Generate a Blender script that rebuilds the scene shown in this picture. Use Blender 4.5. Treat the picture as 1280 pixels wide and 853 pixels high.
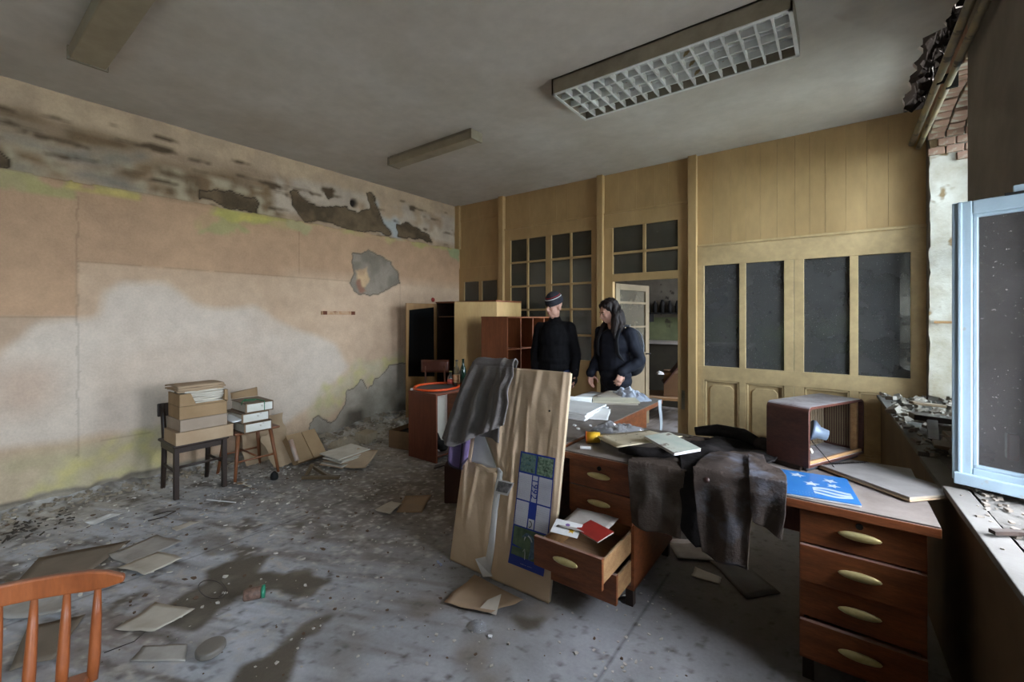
import bpy, bmesh, math, random
import numpy as np
from mathutils import Vector, Matrix, Euler

random.seed(11)
for o in list(bpy.data.objects):
    bpy.data.objects.remove(o)
SC = bpy.context.scene
COL = SC.collection
PI = math.pi

# ------------------------------------------------------------------ camera, sky, exposure
cd = bpy.data.cameras.new('camera'); cam = bpy.data.objects.new('camera', cd); COL.objects.link(cam)
cam.location = (0, 0, 1.5)
cam.rotation_euler = (PI / 2, 0, math.atan2(410, 545))
cd.sensor_width = 36.0; cd.lens = 545 / 1280 * 36.0
cd.shift_y = -29.5 / 1280; cd.clip_start = 0.05
SC.camera = cam
SC.view_settings.view_transform = 'Standard'; SC.view_settings.look = 'None'
SC.view_settings.gamma = 1.0; SC.view_settings.use_curve_mapping = False
SC.view_settings.exposure = 2.25
SKY = 10.0
w = bpy.data.worlds.new('overcast_sky'); SC.world = w; w.use_nodes = True
bg = w.node_tree.nodes['Background']
bg.inputs[0].default_value = (0.80, 0.865, 1.0, 1); bg.inputs[1].default_value = SKY
WINS = [(3.66, 5.10), (0.98, 2.42), (-1.70, -0.26)]          # openings in the right wall (y0, y1)
WZ0, WZ1 = 0.80, 3.05
def portal(x, y0, y1, z0, z1):
    l = bpy.data.lights.new('window_portal', 'AREA'); l.shape = 'RECTANGLE'
    l.size = z1 - z0; l.size_y = y1 - y0; l.cycles.is_portal = True
    o = bpy.data.objects.new('window_portal', l); COL.objects.link(o)
    o.location = (x, (y0 + y1) / 2, (z0 + z1) / 2); o.rotation_euler = (0, PI / 2, 0)
for y0, y1 in WINS:
    portal(1.06, y0, y1, WZ0, WZ1)
portal(1.06, 6.2, 7.3, 0.9, 2.5)

# ------------------------------------------------------------------ helpers
def srgb(r, g, b):
    return tuple(((c / 255) / 12.92 if c / 255 <= 0.04045 else ((c / 255 + 0.055) / 1.055) ** 2.4) for c in (r, g, b))

def tag(o, label=None, cat=None, group=None, kind=None):
    if label: o['label'] = label
    if cat: o['category'] = cat
    if group: o['group'] = group
    if kind: o['kind'] = kind
    return o

def thing(name, label=None, cat=None, loc=(0, 0, 0), rz=0, group=None, kind=None):
    o = bpy.data.objects.new(name, None); COL.objects.link(o)
    o.empty_display_size = 0.05
    o.location = loc; o.rotation_euler = (0, 0, rz)
    return tag(o, label, cat, group, kind)

def copy_tree(o, parent=None):
    c = o.copy(); COL.objects.link(c)
    if parent is not None: c.parent = parent
    for ch in list(o.children): copy_tree(ch, c)
    return c

class MB:
    def __init__(s): s.v = []; s.f = []; s.m = []; s.mi = 0
    def add(s, vs, fs, M=None):
        n = len(s.v)
        if M is not None: vs = [M @ Vector(p) for p in vs]
        s.v += [tuple(p) for p in vs]
        s.f += [tuple(i + n for i in f) for f in fs]
        s.m += [s.mi] * len(fs)
        return s
    def box(s, x0, x1, y0, y1, z0, z1, M=None):
        return s.add([(x0, y0, z0), (x1, y0, z0), (x1, y1, z0), (x0, y1, z0), (x0, y0, z1), (x1, y0, z1), (x1, y1, z1), (x0, y1, z1)],
                     [(0, 3, 2, 1), (4, 5, 6, 7), (0, 1, 5, 4), (1, 2, 6, 5), (2, 3, 7, 6), (3, 0, 4, 7)], M)
    def obox(s, c, size, rot=(0, 0, 0)):
        a, b, d = (q / 2 for q in size)
        return s.box(-a, a, -b, b, -d, d, Matrix.Translation(c) @ Euler(rot).to_matrix().to_4x4())
    def prism(s, poly, z0, z1, M=None):
        n = len(poly)
        vs = [(p[0], p[1], z0) for p in poly] + [(p[0], p[1], z1) for p in poly]
        fs = [tuple(range(n - 1, -1, -1)), tuple(range(n, 2 * n))] + [(i, (i + 1) % n, n + (i + 1) % n, n + i) for i in range(n)]
        return s.add(vs, fs, M)
    def tube(s, pts, rad, n=8, cap=True, flat=1.0):
        pts = [Vector(p) for p in pts]; k = len(pts)
        if not hasattr(rad, '__len__'): rad = [rad] * k
        vs = []; up = None
        for i, p in enumerate(pts):
            t = (pts[min(i + 1, k - 1)] - pts[max(i - 1, 0)]).normalized()
            if up is None:
                up = Vector((0, 0, 1)) if abs(t.z) < 0.9 else Vector((1, 0, 0))
            a = t.cross(up).normalized(); b = a.cross(t).normalized(); up = b
            for j in range(n):
                q = 2 * PI * j / n
                vs.append(p + (a * math.cos(q) + b * math.sin(q) * flat) * rad[i])
        fs = [(i * n + j, i * n + (j + 1) % n, (i + 1) * n + (j + 1) % n, (i + 1) * n + j) for i in range(k - 1) for j in range(n)]
        if cap: fs += [tuple(range(n - 1, -1, -1)), tuple(range((k - 1) * n, k * n))]
        return s.add(vs, fs)
    def lathe(s, prof, n=20, M=None):
        k = len(prof)
        vs = [(r * math.cos(2 * PI * j / n), r * math.sin(2 * PI * j / n), z) for r, z in prof for j in range(n)]
        fs = [(i * n + j, i * n + (j + 1) % n, (i + 1) * n + (j + 1) % n, (i + 1) * n + j) for i in range(k - 1) for j in range(n)]
        fs += [tuple(range(n - 1, -1, -1)), tuple(range((k - 1) * n, k * n))]
        return s.add(vs, fs, M)
    def ell(s, c, r, rot=(0, 0, 0), nu=14, nv=9):
        M = Matrix.Translation(c) @ Euler(rot).to_matrix().to_4x4()
        vs = [(0, 0, -r[2])]
        for i in range(1, nv):
            q = -PI / 2 + PI * i / nv
            vs += [(r[0] * math.cos(q) * math.cos(2 * PI * j / nu), r[1] * math.cos(q) * math.sin(2 * PI * j / nu), r[2] * math.sin(q)) for j in range(nu)]
        vs.append((0, 0, r[2])); L = len(vs) - 1
        fs = [(0, 1 + (j + 1) % nu, 1 + j) for j in range(nu)]
        for i in range(nv - 2):
            fs += [(1 + i * nu + j, 1 + i * nu + (j + 1) % nu, 1 + (i + 1) * nu + (j + 1) % nu, 1 + (i + 1) * nu + j) for j in range(nu)]
        fs += [(L, 1 + (nv - 2) * nu + j, 1 + (nv - 2) * nu + (j + 1) % nu) for j in range(nu)]
        return s.add(vs, fs, M)
    def cap(s, p0, r0, p1, r1, n=12):
        p0 = Vector(p0); p1 = Vector(p1); d = (p1 - p0)
        L = d.length; d = d / max(L, 1e-6); pts = []; rs = []
        for a in (-1.45, -1.1, -0.7, -0.3):
            pts.append(p0 + d * r0 * math.sin(a)); rs.append(r0 * math.cos(a))
        for q in (0, .25, .5, .75, 1): pts.append(p0.lerp(p1, q)); rs.append(r0 + (r1 - r0) * q)
        for a in (0.3, 0.7, 1.1, 1.45):
            pts.append(p1 + d * r1 * math.sin(a)); rs.append(r1 * math.cos(a))
        return s.tube(pts, rs, n)
    def chain(s, pts, rs, n=10):
        for i in range(len(pts) - 1): s.cap(pts[i], rs[i], pts[i + 1], rs[i + 1], n)
        return s
    def sheet(s, fn, nu, nv):
        vs = [fn(i / (nu - 1), j / (nv - 1)) for j in range(nv) for i in range(nu)]
        return s.add(vs, [(j * nu + i, j * nu + i + 1, (j + 1) * nu + i + 1, (j + 1) * nu + i) for j in range(nv - 1) for i in range(nu - 1)])
    def build(s, name, mats, parent=None, smooth=False, bevel=0, solid=0, loc=None, rz=0, normals=True, sub=0):
        me = bpy.data.meshes.new(name)
        off = Vector(loc) if loc is not None else None
        vs = s.v
        if off is not None: vs = [tuple(Vector(p) - off) for p in vs]
        me.from_pydata(vs, [], s.f)
        if not isinstance(mats, (list, tuple)): mats = [mats]
        for m in mats: me.materials.append(m)
        if len(mats) > 1: me.polygons.foreach_set('material_index', s.m)
        if normals:
            bm = bmesh.new(); bm.from_mesh(me); bmesh.ops.recalc_face_normals(bm, faces=bm.faces); bm.to_mesh(me); bm.free()
        if smooth: me.polygons.foreach_set('use_smooth', [True] * len(me.polygons))
        o = bpy.data.objects.new(name, me); COL.objects.link(o)
        if off is not None: o.location = off
        if rz: o.rotation_euler = (0, 0, rz)
        if parent is not None: o.parent = parent
        if solid:
            md = o.modifiers.new('solid', 'SOLIDIFY'); md.thickness = solid; md.offset = 0
        if bevel:
            md = o.modifiers.new('bevel', 'BEVEL'); md.width = bevel; md.segments = 2; md.limit_method = 'ANGLE'; md.angle_limit = 0.7
        if sub:
            md = o.modifiers.new('sub', 'SUBSURF'); md.levels = sub; md.render_levels = sub
        return o

def BX(name, m, parent, x0, x1, y0, y1, z0, z1, bevel=0.002):
    return MB().box(x0, x1, y0, y1, z0, z1).build(name, m, parent, bevel=bevel)

def share(o, name, parent, M=None, loc=(0, 0, 0), rot=(0, 0, 0), scale=None):
    c = bpy.data.objects.new(name, o.data); COL.objects.link(c); c.parent = parent
    c.location = loc; c.rotation_euler = rot
    if scale: c.scale = scale
    for md in o.modifiers:
        n = c.modifiers.new(md.name, md.type)
        if md.type == 'BEVEL': n.width = md.width; n.segments = md.segments; n.limit_method = 'ANGLE'; n.angle_limit = 0.7
        if md.type == 'SOLIDIFY': n.thickness = md.thickness; n.offset = 0
    return c

LAB_SC = bpy.data.scenes.new('mesh_workbench')
def evaluate(tmp):
    """mesh of a lone object after its modifiers, worked out in an empty side scene"""
    LAB_SC.collection.objects.link(tmp); vl = LAB_SC.view_layers[0]; vl.update(); dg = vl.depsgraph
    me = bpy.data.meshes.new_from_object(tmp.evaluated_get(dg)); bpy.data.objects.remove(tmp)
    return me

# numpy value noise
def vnoise(x, y, seed=0):
    xi = np.floor(x).astype(np.int64); yi = np.floor(y).astype(np.int64)
    fx = x - xi; fy = y - yi; fx = fx * fx * (3 - 2 * fx); fy = fy * fy * (3 - 2 * fy)
    def hsh(a, b):
        n = (a * 374761393 + b * 668265263 + seed * 1442695041) & 0x7fffffff
        n = ((n ^ (n >> 13)) * 1274126177) & 0x7fffffff
        return ((n ^ (n >> 16)) & 0xffff) / 65535.0
    return (hsh(xi, yi) * (1 - fx) + hsh(xi + 1, yi) * fx) * (1 - fy) + (hsh(xi, yi + 1) * (1 - fx) + hsh(xi + 1, yi + 1) * fx) * fy
def fbm(x, y, seed=0, octv=4):
    x = np.asarray(x, float); y = np.asarray(y, float)
    t = 0; a = 1; n = 0
    for k in range(octv):
        t = t + a * vnoise(x * 2 ** k + 17.3 * k, y * 2 ** k + 5.1 * k, seed + k); n += a; a *= 0.5
    return t / n
def _h(a, b, seed):
    n = (a * 374761393 + b * 668265263 + seed * 1442695041) & 0x7fffffff
    n = ((n ^ (n >> 13)) * 1274126177) & 0x7fffffff
    return ((n ^ (n >> 16)) & 0xffff) / 65535.0
def n2(x, y, seed=0):
    """scalar fbm in about -0.5 .. 0.5"""
    t = 0.0
    for k, a in ((0, 1.0), (1, .5), (2, .25)):
        px = x * 2 ** k + 17.3 * k; py = y * 2 ** k + 5.1 * k; s = seed + k
        xi = math.floor(px); yi = math.floor(py); fx = px - xi; fy = py - yi; fx = fx * fx * (3 - 2 * fx); fy = fy * fy * (3 - 2 * fy)
        t += a * ((_h(xi, yi, s) * (1 - fx) + _h(xi + 1, yi, s) * fx) * (1 - fy) + (_h(xi, yi + 1, s) * (1 - fx) + _h(xi + 1, yi + 1, s) * fx) * fy)
    return t / 1.75 - .5
def n1(x, seed=0): return n2(x, seed * 7.7, seed)
def inpoly(x, y, poly):
    r = np.zeros(x.shape, bool); n = len(poly)
    for i in range(n):
        x0, y0 = poly[i]; x1, y1 = poly[(i + 1) % n]
        if y0 == y1: continue
        r ^= ((y0 > y) != (y1 > y)) & (x < (x1 - x0) * (y - y0) / (y1 - y0) + x0)
    return r

# ------------------------------------------------------------------ materials
def nn(nt, t, **k):
    n = nt.nodes.new(t)
    for a, b in k.items(): setattr(n, a, b)
    return n
def mixrgb(nt, fac, a, b):
    m = nn(nt, 'ShaderNodeMix', data_type='RGBA')
    for sock, v in ((m.inputs[0], fac), (m.inputs[6], a), (m.inputs[7], b)):
        if hasattr(v, 'is_linked') or hasattr(v, 'links'): nt.links.new(v, sock)
        elif isinstance(v, tuple): sock.default_value = (*v, 1)
        else: sock.default_value = v
    return m.outputs[2]
def ramp(nt, fac, p0, p1, v0=0.0, v1=1.0):
    m = nn(nt, 'ShaderNodeMapRange'); nt.links.new(fac, m.inputs[0])
    m.inputs[1].default_value = p0; m.inputs[2].default_value = p1; m.inputs[3].default_value = v0; m.inputs[4].default_value = v1
    return m.outputs[0]
def noise_tex(nt, scale, stretch=(1, 1, 1), detail=5, rough=0.6):
    tc = nn(nt, 'ShaderNodeTexCoord'); mp = nn(nt, 'ShaderNodeMapping'); mp.inputs['Scale'].default_value = stretch
    nt.links.new(tc.outputs['Object'], mp.inputs[0])
    t = nn(nt, 'ShaderNodeTexNoise'); t.inputs['Scale'].default_value = scale; t.inputs['Detail'].default_value = detail; t.inputs['Roughness'].default_value = rough
    nt.links.new(mp.outputs[0], t.inputs['Vector'])
    return t.outputs[0]
MATS = {}
def mat(name, col, col2=None, scale=6, stretch=(1, 1, 1), rough=0.7, bump=0.0, bscale=60, dust=0.0, dcol=(150, 145, 138), metal=0.0, spec=0.35, attr=False, spots=None, grain=0.0, sw=0.04):
    if name in MATS: return MATS[name]
    m = bpy.data.materials.new(name); m.use_nodes = True; nt = m.node_tree; L = nt.links
    b = nt.nodes['Principled BSDF']
    b.inputs['Roughness'].default_value = rough; b.inputs['Metallic'].default_value = metal; b.inputs['Specular IOR Level'].default_value = spec
    c1 = srgb(*col); c2 = srgb(*(col2 or col))
    if attr:
        a = nn(nt, 'ShaderNodeAttribute', attribute_name='col'); c = a.outputs['Color']
        f = ramp(nt, noise_tex(nt, 55, detail=6, rough=0.7), 0.3, 0.7, 0.91, 1.07)
        v = nn(nt, 'ShaderNodeVectorMath', operation='SCALE'); L.new(c, v.inputs[0]); L.new(f, v.inputs['Scale']); c = v.outputs[0]
        f = ramp(nt, noise_tex(nt, 7, detail=4, rough=0.6), 0.3, 0.7, 0.9, 1.08)
        v = nn(nt, 'ShaderNodeVectorMath', operation='SCALE'); L.new(c, v.inputs[0]); L.new(f, v.inputs['Scale']); c = v.outputs[0]
    else:
        c = mixrgb(nt, ramp(nt, noise_tex(nt, scale, stretch), 0.32, 0.68), c1, c2)
        if grain:
            f = ramp(nt, noise_tex(nt, scale * 6, stretch, 3), 0.35, 0.65, 1 - grain, 1 + grain * .6)
            v = nn(nt, 'ShaderNodeVectorMath', operation='SCALE'); L.new(c, v.inputs[0]); L.new(f, v.inputs['Scale']); c = v.outputs[0]
    if spots:
        scol, ssc, thr = spots
        f = ramp(nt, noise_tex(nt, ssc, detail=3 if sw < .1 else 6, rough=0.55), thr, thr + sw)
        c = mixrgb(nt, f, c, srgb(*scol))
    if dust:
        g = nn(nt, 'ShaderNodeNewGeometry'); sx = nn(nt, 'ShaderNodeSeparateXYZ'); L.new(g.outputs['Normal'], sx.inputs[0])
        up = ramp(nt, sx.outputs[2], 0.6, 0.95)
        f = ramp(nt, noise_tex(nt, 9, detail=7, rough=0.7), 0.3, 0.65, 0.25, 1.0)
        mu = nn(nt, 'ShaderNodeMath', operation='MULTIPLY'); L.new(up, mu.inputs[0]); L.new(f, mu.inputs[1])
        mu2 = nn(nt, 'ShaderNodeMath', operation='MULTIPLY'); L.new(mu.outputs[0], mu2.inputs[0]); mu2.inputs[1].default_value = dust
        c = mixrgb(nt, mu2.outputs[0], c, srgb(*dcol))
    if hasattr(c, 'links'): L.new(c, b.inputs['Base Color'])
    if bump:
        bp = nn(nt, 'ShaderNodeBump'); bp.inputs['Strength'].default_value = bump; bp.inputs['Distance'].default_value = 0.01
        L.new(noise_tex(nt, bscale, stretch, 6, 0.65), bp.inputs['Height']); L.new(bp.outputs[0], b.inputs['Normal'])
    MATS[name] = m
    return m
def glass(name, dustcol, dust, tint=(0.8, 0.85, 0.85), gl=0.12, dscale=5):
    if name in MATS: return MATS[name]
    m = bpy.data.materials.new(name); m.use_nodes = True; nt = m.node_tree; L = nt.links
    nt.nodes.remove(nt.nodes['Principled BSDF']); out = nt.nodes['Material Output']
    tr = nn(nt, 'ShaderNodeBsdfTransparent'); tr.inputs[0].default_value = (*tint, 1)
    df = nn(nt, 'ShaderNodeBsdfDiffuse')
    L.new(mixrgb(nt, ramp(nt, noise_tex(nt, 90, detail=3), 0.66, 0.72), srgb(*dustcol), srgb(*[min(255, int(q * 2.0)) for q in dustcol])), df.inputs[0])
    go = nn(nt, 'ShaderNodeBsdfGlossy'); go.inputs['Roughness'].default_value = 0.08
    m1 = nn(nt, 'ShaderNodeMixShader'); L.new(ramp(nt, noise_tex(nt, dscale, detail=6), 0.3, 0.7, max(0, dust - 0.2), min(1, dust + 0.2)), m1.inputs[0])
    L.new(tr.outputs[0], m1.inputs[1]); L.new(df.outputs[0], m1.inputs[2])
    fr = nn(nt, 'ShaderNodeFresnel'); fr.inputs[0].default_value = 1.45
    mu = nn(nt, 'ShaderNodeMath', operation='MULTIPLY'); L.new(fr.outputs[0], mu.inputs[0]); mu.inputs[1].default_value = gl / 0.12
    m2 = nn(nt, 'ShaderNodeMixShader'); L.new(mu.outputs[0], m2.inputs[0]); L.new(m1.outputs[0], m2.inputs[1]); L.new(go.outputs[0], m2.inputs[2])
    L.new(m2.outputs[0], out.inputs[0])
    MATS[name] = m
    return m

CREAM = mat('cream_paint', (172, 140, 94), (186, 154, 107), scale=2.5, stretch=(1, 1, .35), rough=.55, bump=.12, bscale=25, grain=.06)
CREAM2 = mat('cream_paint_dirty', (194, 166, 122), (174, 148, 107), scale=3, rough=.6, bump=.12, bscale=25, grain=.08)
WALLATTR = mat('old_wall_paint', (200, 180, 160), attr=True, rough=.9, bump=.35, bscale=45, spec=.15)
FLOORATTR = mat('dirty_floor', (120, 120, 118), attr=True, rough=.62, bump=.3, bscale=70, spec=.3)
CEIL = mat('ceiling_paint', (204, 196, 186), (188, 178, 164), scale=1.3, rough=.9, bump=.15, bscale=20, spec=.1, grain=.05)
PLASTER = mat('white_plaster', (205, 200, 188), (172, 160, 138), scale=5, rough=.9, bump=.6, bscale=18, spec=.1, spots=((140, 118, 88), 4, .62))
DKWALL = mat('grey_wall_paint', (140, 132, 122), (122, 115, 106), scale=3, rough=.9, bump=.2, spec=.1)
DARKGAP = mat('dark_rubble', (40, 34, 28), (28, 24, 20), scale=9, rough=.95, bump=.8, bscale=14, spec=.05)
WOOD = mat('desk_wood', (136, 78, 44), (108, 60, 34), scale=3, stretch=(2, 8, 14), rough=.45, bump=.05, bscale=20, dust=.55, grain=.18)
WOODRED = mat('red_brown_wood', (112, 60, 38), (92, 46, 30), scale=3, stretch=(8, 8, 1), rough=.45, dust=.5, grain=.15)
DESKTOP = mat('dusty_desk_top', (112, 101, 92), (92, 81, 73), scale=4, rough=.6, bump=.1, dust=.35, dcol=(160, 154, 148), spots=((84, 72, 62), 3, .64))
RAWWOOD = mat('raw_wood', (176, 138, 94), (150, 112, 74), scale=4, stretch=(1, 6, 10), rough=.65, dust=.3, grain=.15)
BRASS = mat('pale_brass', (206, 192, 140), (186, 170, 112), scale=30, rough=.35, metal=.35)
BLACKISH = mat('black_gap', (24, 22, 20), rough=.9)
CARD = mat('cardboard', (158, 130, 98), (140, 114, 84), scale=5, rough=.85, bump=.1, dust=.25, spec=.1)
CARDP = mat('pale_cardboard', (176, 152, 124), (160, 134, 106), scale=5, rough=.85, bump=.1, dust=.2, spec=.1)
PAPER = mat('dirty_paper', (200, 192, 178), (178, 168, 152), scale=6, rough=.85, spec=.1)
WPAPER = mat('white_paper', (226, 226, 224), (206, 206, 204), scale=5, rough=.8, spec=.15)
FPAPER = mat('dust_covered_paper', (178, 172, 164), (154, 148, 140), scale=7, rough=.9, bump=.2, spec=.1)
DARKWOOD = mat('dark_stained_wood', (56, 42, 34), (40, 30, 24), scale=4, stretch=(6, 6, 1), rough=.45, dust=.3)
WHITEP = mat('white_frame_paint', (158, 178, 188), (144, 162, 172), scale=6, rough=.45, bump=.1, spots=((150, 150, 140), 14, .68))

# ================================================================== STRUCTURE
H = 3.33; XL, XR, YB, YF = -5.0, 0.60, 5.20, -5.6
def grid_attr(name, A, B, place, colour, m):
    """dense sheet over coordinates A x B, with real relief and a paint-layer colour attribute"""
    a, b = np.meshgrid(A, B); na, nb = len(A), len(B)
    P = place(a, b).reshape(-1, 3); Cc = colour(a, b).reshape(-1, 3)
    i = np.arange(na - 1)[None, :] + na * np.arange(nb - 1)[:, None]
    F = np.stack([i, i + 1, i + na + 1, i + na], -1).reshape(-1, 4)
    me = bpy.data.meshes.new(name)
    me.vertices.add(len(P)); me.vertices.foreach_set('co', P.astype(np.float32).ravel())
    me.loops.add(F.size); me.loops.foreach_set('vertex_index', F.astype(np.int32).ravel())
    me.polygons.add(len(F)); me.polygons.foreach_set('loop_start', np.arange(0, F.size, 4, dtype=np.int32))
    me.polygons.foreach_set('use_smooth', np.ones(len(F), bool))
    me.update(calc_edges=True)
    at = me.attributes.new('col', 'FLOAT_COLOR', 'POINT')
    at.data.foreach_set('color', np.concatenate([Cc, np.ones((len(Cc), 1))], 1).astype(np.float32).ravel())
    me.materials.append(m)
    o = bpy.data.objects.new(name, me); COL.objects.link(o)
    return o

def soft(m, r):
    m = m.astype(float)
    for ax in (0, 1):
        m = sum(np.roll(m, k, ax) for k in range(-r, r + 1)) / (2 * r + 1)
    return m
def edge_of(b):
    return b & ~(np.roll(b, 1, 0) & np.roll(b, -1, 0) & np.roll(b, 1, 1) & np.roll(b, -1, 1)) & (soft(b, 3) < .72)
# ---- left wall: paint layers, lost plaster, ledge
def blot(a, b, poly, amp=.05, f=4, seed=0):
    da = (fbm(a * f, b * f, seed) - .5) * 2 * amp * 2; db = (fbm(a * f + 50, b * f, seed + 9) - .5) * 2 * amp * 2
    return inpoly(a + da, b + db, poly)
DMG = [(3.21, 2.31), (3.47, 2.40), (3.86, 2.27), (4.0, 2.17), (4.0, 1.98), (3.72, 1.87), (3.6, 1.83), (3.45, 1.76), (3.29, 1.78), (3.2, 1.93), (3.25, 2.08)]
DMGIN = [(3.30, 2.12), (3.45, 2.19), (3.52, 2.0), (3.41, 1.87), (3.33, 1.98)]
LOWDMG = [(2.74, .30), (2.8, .33), (2.9, .24), (3.14, .44), (3.16, .56), (3.35, .66), (3.45, .54), (3.72, .74), (3.86, .89), (4.1, .82), (4.6, .92), (5.3, .85), (5.3, -.1), (2.6, -.1)]
PALE = [(.0, .9), (.28, 1.2), (.4, 1.32), (.5, 1.46), (.716, 1.5), (.85, 1.52), (.9, 1.74), (.98, 1.83), (1.26, 1.83), (1.5, 1.66), (1.78, 1.60), (2.08, 1.64), (2.42, 1.43), (3.0, 1.17), (3.2, .85), (2.7, .45), (2.2, .25), (1.2, .4), (.9, .5), (.5, .5), (.2, .5)]
UPD = [[(2.47, 2.98), (2.56, 3.0), (2.62, 2.9), (2.72, 2.85), (3.0, 2.86), (3.2, 2.93), (3.33, 2.86), (3.55, 2.98), (3.53, 3.2), (3.6, 3.2), (3.7, 3.0), (3.92, 2.66), (3.3, 2.64), (2.7, 2.66), (2.5, 2.78)],
       [(4.0, 2.66), (4.02, 2.82), (4.2, 2.9), (4.4, 2.86), (4.65, 2.80), (4.72, 2.66)],
       [(1.6, 2.66), (1.6, 2.79), (1.75, 2.80), (2.1, 2.82), (2.17, 2.74), (2.15, 2.65)],
       [(-.5, 2.62), (-.5, 2.78), (.3, 2.76), (.36, 2.7), (.34, 2.64)], [(2.9, 3.02), (3.0, 3.12), (3.04, 3.0), (2.96, 2.96)]]
def wall_layers(y, z):
    C = np.zeros(y.shape + (3,)); D = np.zeros(y.shape)
    def put(mask, c, c2=None, f=6, seed=3, r=1):
        c = np.array(srgb(*c)); c2 = np.array(srgb(*(c2 or tuple(np.clip((0, 0, 0), 0, 1))))) if c2 else c
        t = np.clip((fbm(y * f, z * f, seed) - .35) / .3, 0, 1)[..., None]
        k = soft(mask, r)[..., None] if r else mask.astype(float)[..., None]
        C[:] = C * (1 - k) + (c + (c2 - c) * t) * k
    n = fbm(y * 5, z * 5, 1); nf = fbm(y * 14, z * 14, 2); st = fbm(y * 2.2, z * 9, 4)
    up = z > 2.62 + (n - .5) * .03
    put(~up, (184, 149, 118), (176, 142, 113), 2, r=0)
    put(~up & (z < 1.96) & (y > .716), (191, 163, 136), (187, 158, 131), 3)
    put(~up & (y > 2.4) & (z < 2.0), (195, 167, 140), (190, 162, 135), 3, r=8)
    put(~up & (y < .716) & (z < 1.507), (184, 156, 130), (176, 150, 126), 3)
    pale = blot(y, z, PALE, .025, 3, 5)
    put(pale & ~up, (201, 184, 167), (194, 175, 157), 2, r=3)
    put(~up & (y < .6) & (z < 1.15) & (z > .75) & (n > .42), (190, 166, 146), r=9)
    put(~up & (z < .46) & (y < 1.35), (186, 166, 138), (178, 162, 130), 5, r=6)
    for poly, s in (([(.33, -.1), (.45, .2), (.55, .36), (.75, .46), (1.3, .44), (1.35, -.1)], 6), ([(2.7, .36), (2.85, .66), (3.1, .76), (3.3, .93), (3.8, .98), (4.3, .95), (4.2, .75), (3.5, .56), (3.1, .45), (2.85, .28)], 7)):
        b = blot(y, z, poly, .06, 6, s) & ~up
        put(b & (nf > .5), (190, 176, 122), (182, 170, 130), 10, r=2)
        put(b & (nf <= .5), (186, 172, 142), r=4)
    put(~up & (z > 2.46) & (z < 2.64) & (y < .70) & (n > .36), (166, 153, 106), (168, 152, 112), 8)
    put(~up & (z > 2.545) & (y > .62) & (y < 1.12) & (n > .38), (188, 166, 102), (174, 154, 96), 9)
    put(blot(y, z, [(1.55, 2.33), (1.75, 2.33), (2.0, 2.47), (2.9, 2.56), (5.2, 2.58), (5.2, 2.66), (1.7, 2.66)], .05, 6, 8) & ~up, (172, 158, 104), (182, 150, 116), 5)
    put(blot(y, z, [(1.57, 2.34), (1.75, 2.32), (2.0, 2.45), (1.75, 2.55)], .04, 7, 8) & ~up, (168, 155, 110))
    put(blot(y, z, [(1.68, 2.5), (2.08, 2.5), (2.45, 2.58), (2.1, 2.63), (1.72, 2.63)], .03, 7, 4) & ~up, (194, 176, 96), (176, 164, 96))
    put(blot(y, z, [(2.4, 2.5), (2.65, 2.48), (2.7, 2.6), (2.4, 2.6)], .03, 7, 4) & ~up, (170, 156, 116))
    put(blot(y, z, [(5.0, 2.5), (5.2, 2.4), (5.2, 2.62), (4.9, 2.62)], .03, 7, 4) & ~up, (150, 152, 112))
    # bare plaster
    for poly, amp, c1, c2 in ((DMG, .03, (142, 130, 115), (124, 113, 99)), (LOWDMG, .05, (168, 157, 141), (152, 141, 126))):
        b = blot(y, z, poly, amp, 5, 11) & ~up
        put(b, c1, c2, 7); D[b] -= .014; put(edge_of(b), (104, 92, 78), r=0)
    put(blot(y, z, DMGIN, .03, 7, 12), (196, 164, 126), (176, 144, 112), 8)
    put(blot(y, z, [(3.30, 1.98), (3.34, 2.0), (3.45, 1.84), (3.34, 1.82)], .02, 8, 13), (142, 104, 84))
    b = blot(y, z, [(3.1, .05), (3.2, .3), (3.42, .3), (3.45, .05)], .03, 5, 14) | blot(y, z, [(3.9, -.1), (3.95, .32), (4.4, .42), (5.3, .5), (5.3, -.1)], .06, 4, 15)
    put(b & ~up, (112, 103, 90), (94, 85, 73), 6, r=4)
    put(~up & (z < .1 + (n - .5) * .16), (150, 140, 124), (128, 118, 104), 9); D[~up & (z < .08 + (n - .5) * .16)] -= .02
    # upper band
    put(up, (178, 154, 128), (162, 138, 114), 4, r=0)
    put(up & (st > .47) & (z < 3.1 - .02 * y) & (y < 2.4), (128, 104, 78), (112, 92, 70), 6, r=4)
    put(up & (z < 2.92) & (nf > .52) & (y < 2.3), (172, 156, 130), r=2)
    put(up & (st < .42) & (z < 3.0) & (y < 1.2), (134, 124, 112), (142, 130, 112), 8, r=3)
    put(up & (y > 2.3) & (z > 2.7) & (n > .42), (190, 172, 152), (178, 160, 142), 5, r=3)
    put(up & (z > 3.13 + (n - .5) * .1), (192, 167, 138), (182, 158, 132), 5, r=3)
    put(up & (y > 3.6) & (y < 4.05) & (n > .55) & (z < 3.1), (170, 171, 168), r=3)
    for i, poly in enumerate(UPD):
        b = blot(y, z, poly, .035, 6, 20 + i) & up
        put(b, (112, 94, 72), (86, 72, 55), 7, 5); D[b] -= .022; put(edge_of(b), (70, 58, 45), r=0)
    b = ((y - 3.315) ** 2 + (z - 3.0) ** 2) < .052 ** 2
    put(b, (44, 38, 32)); D[b] -= .05
    r = fbm(y * 3, z * 22, 33); b = up & (r > .70) & (z < 3.2)
    put(b, (92, 76, 58)); D[b] -= .008
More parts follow.
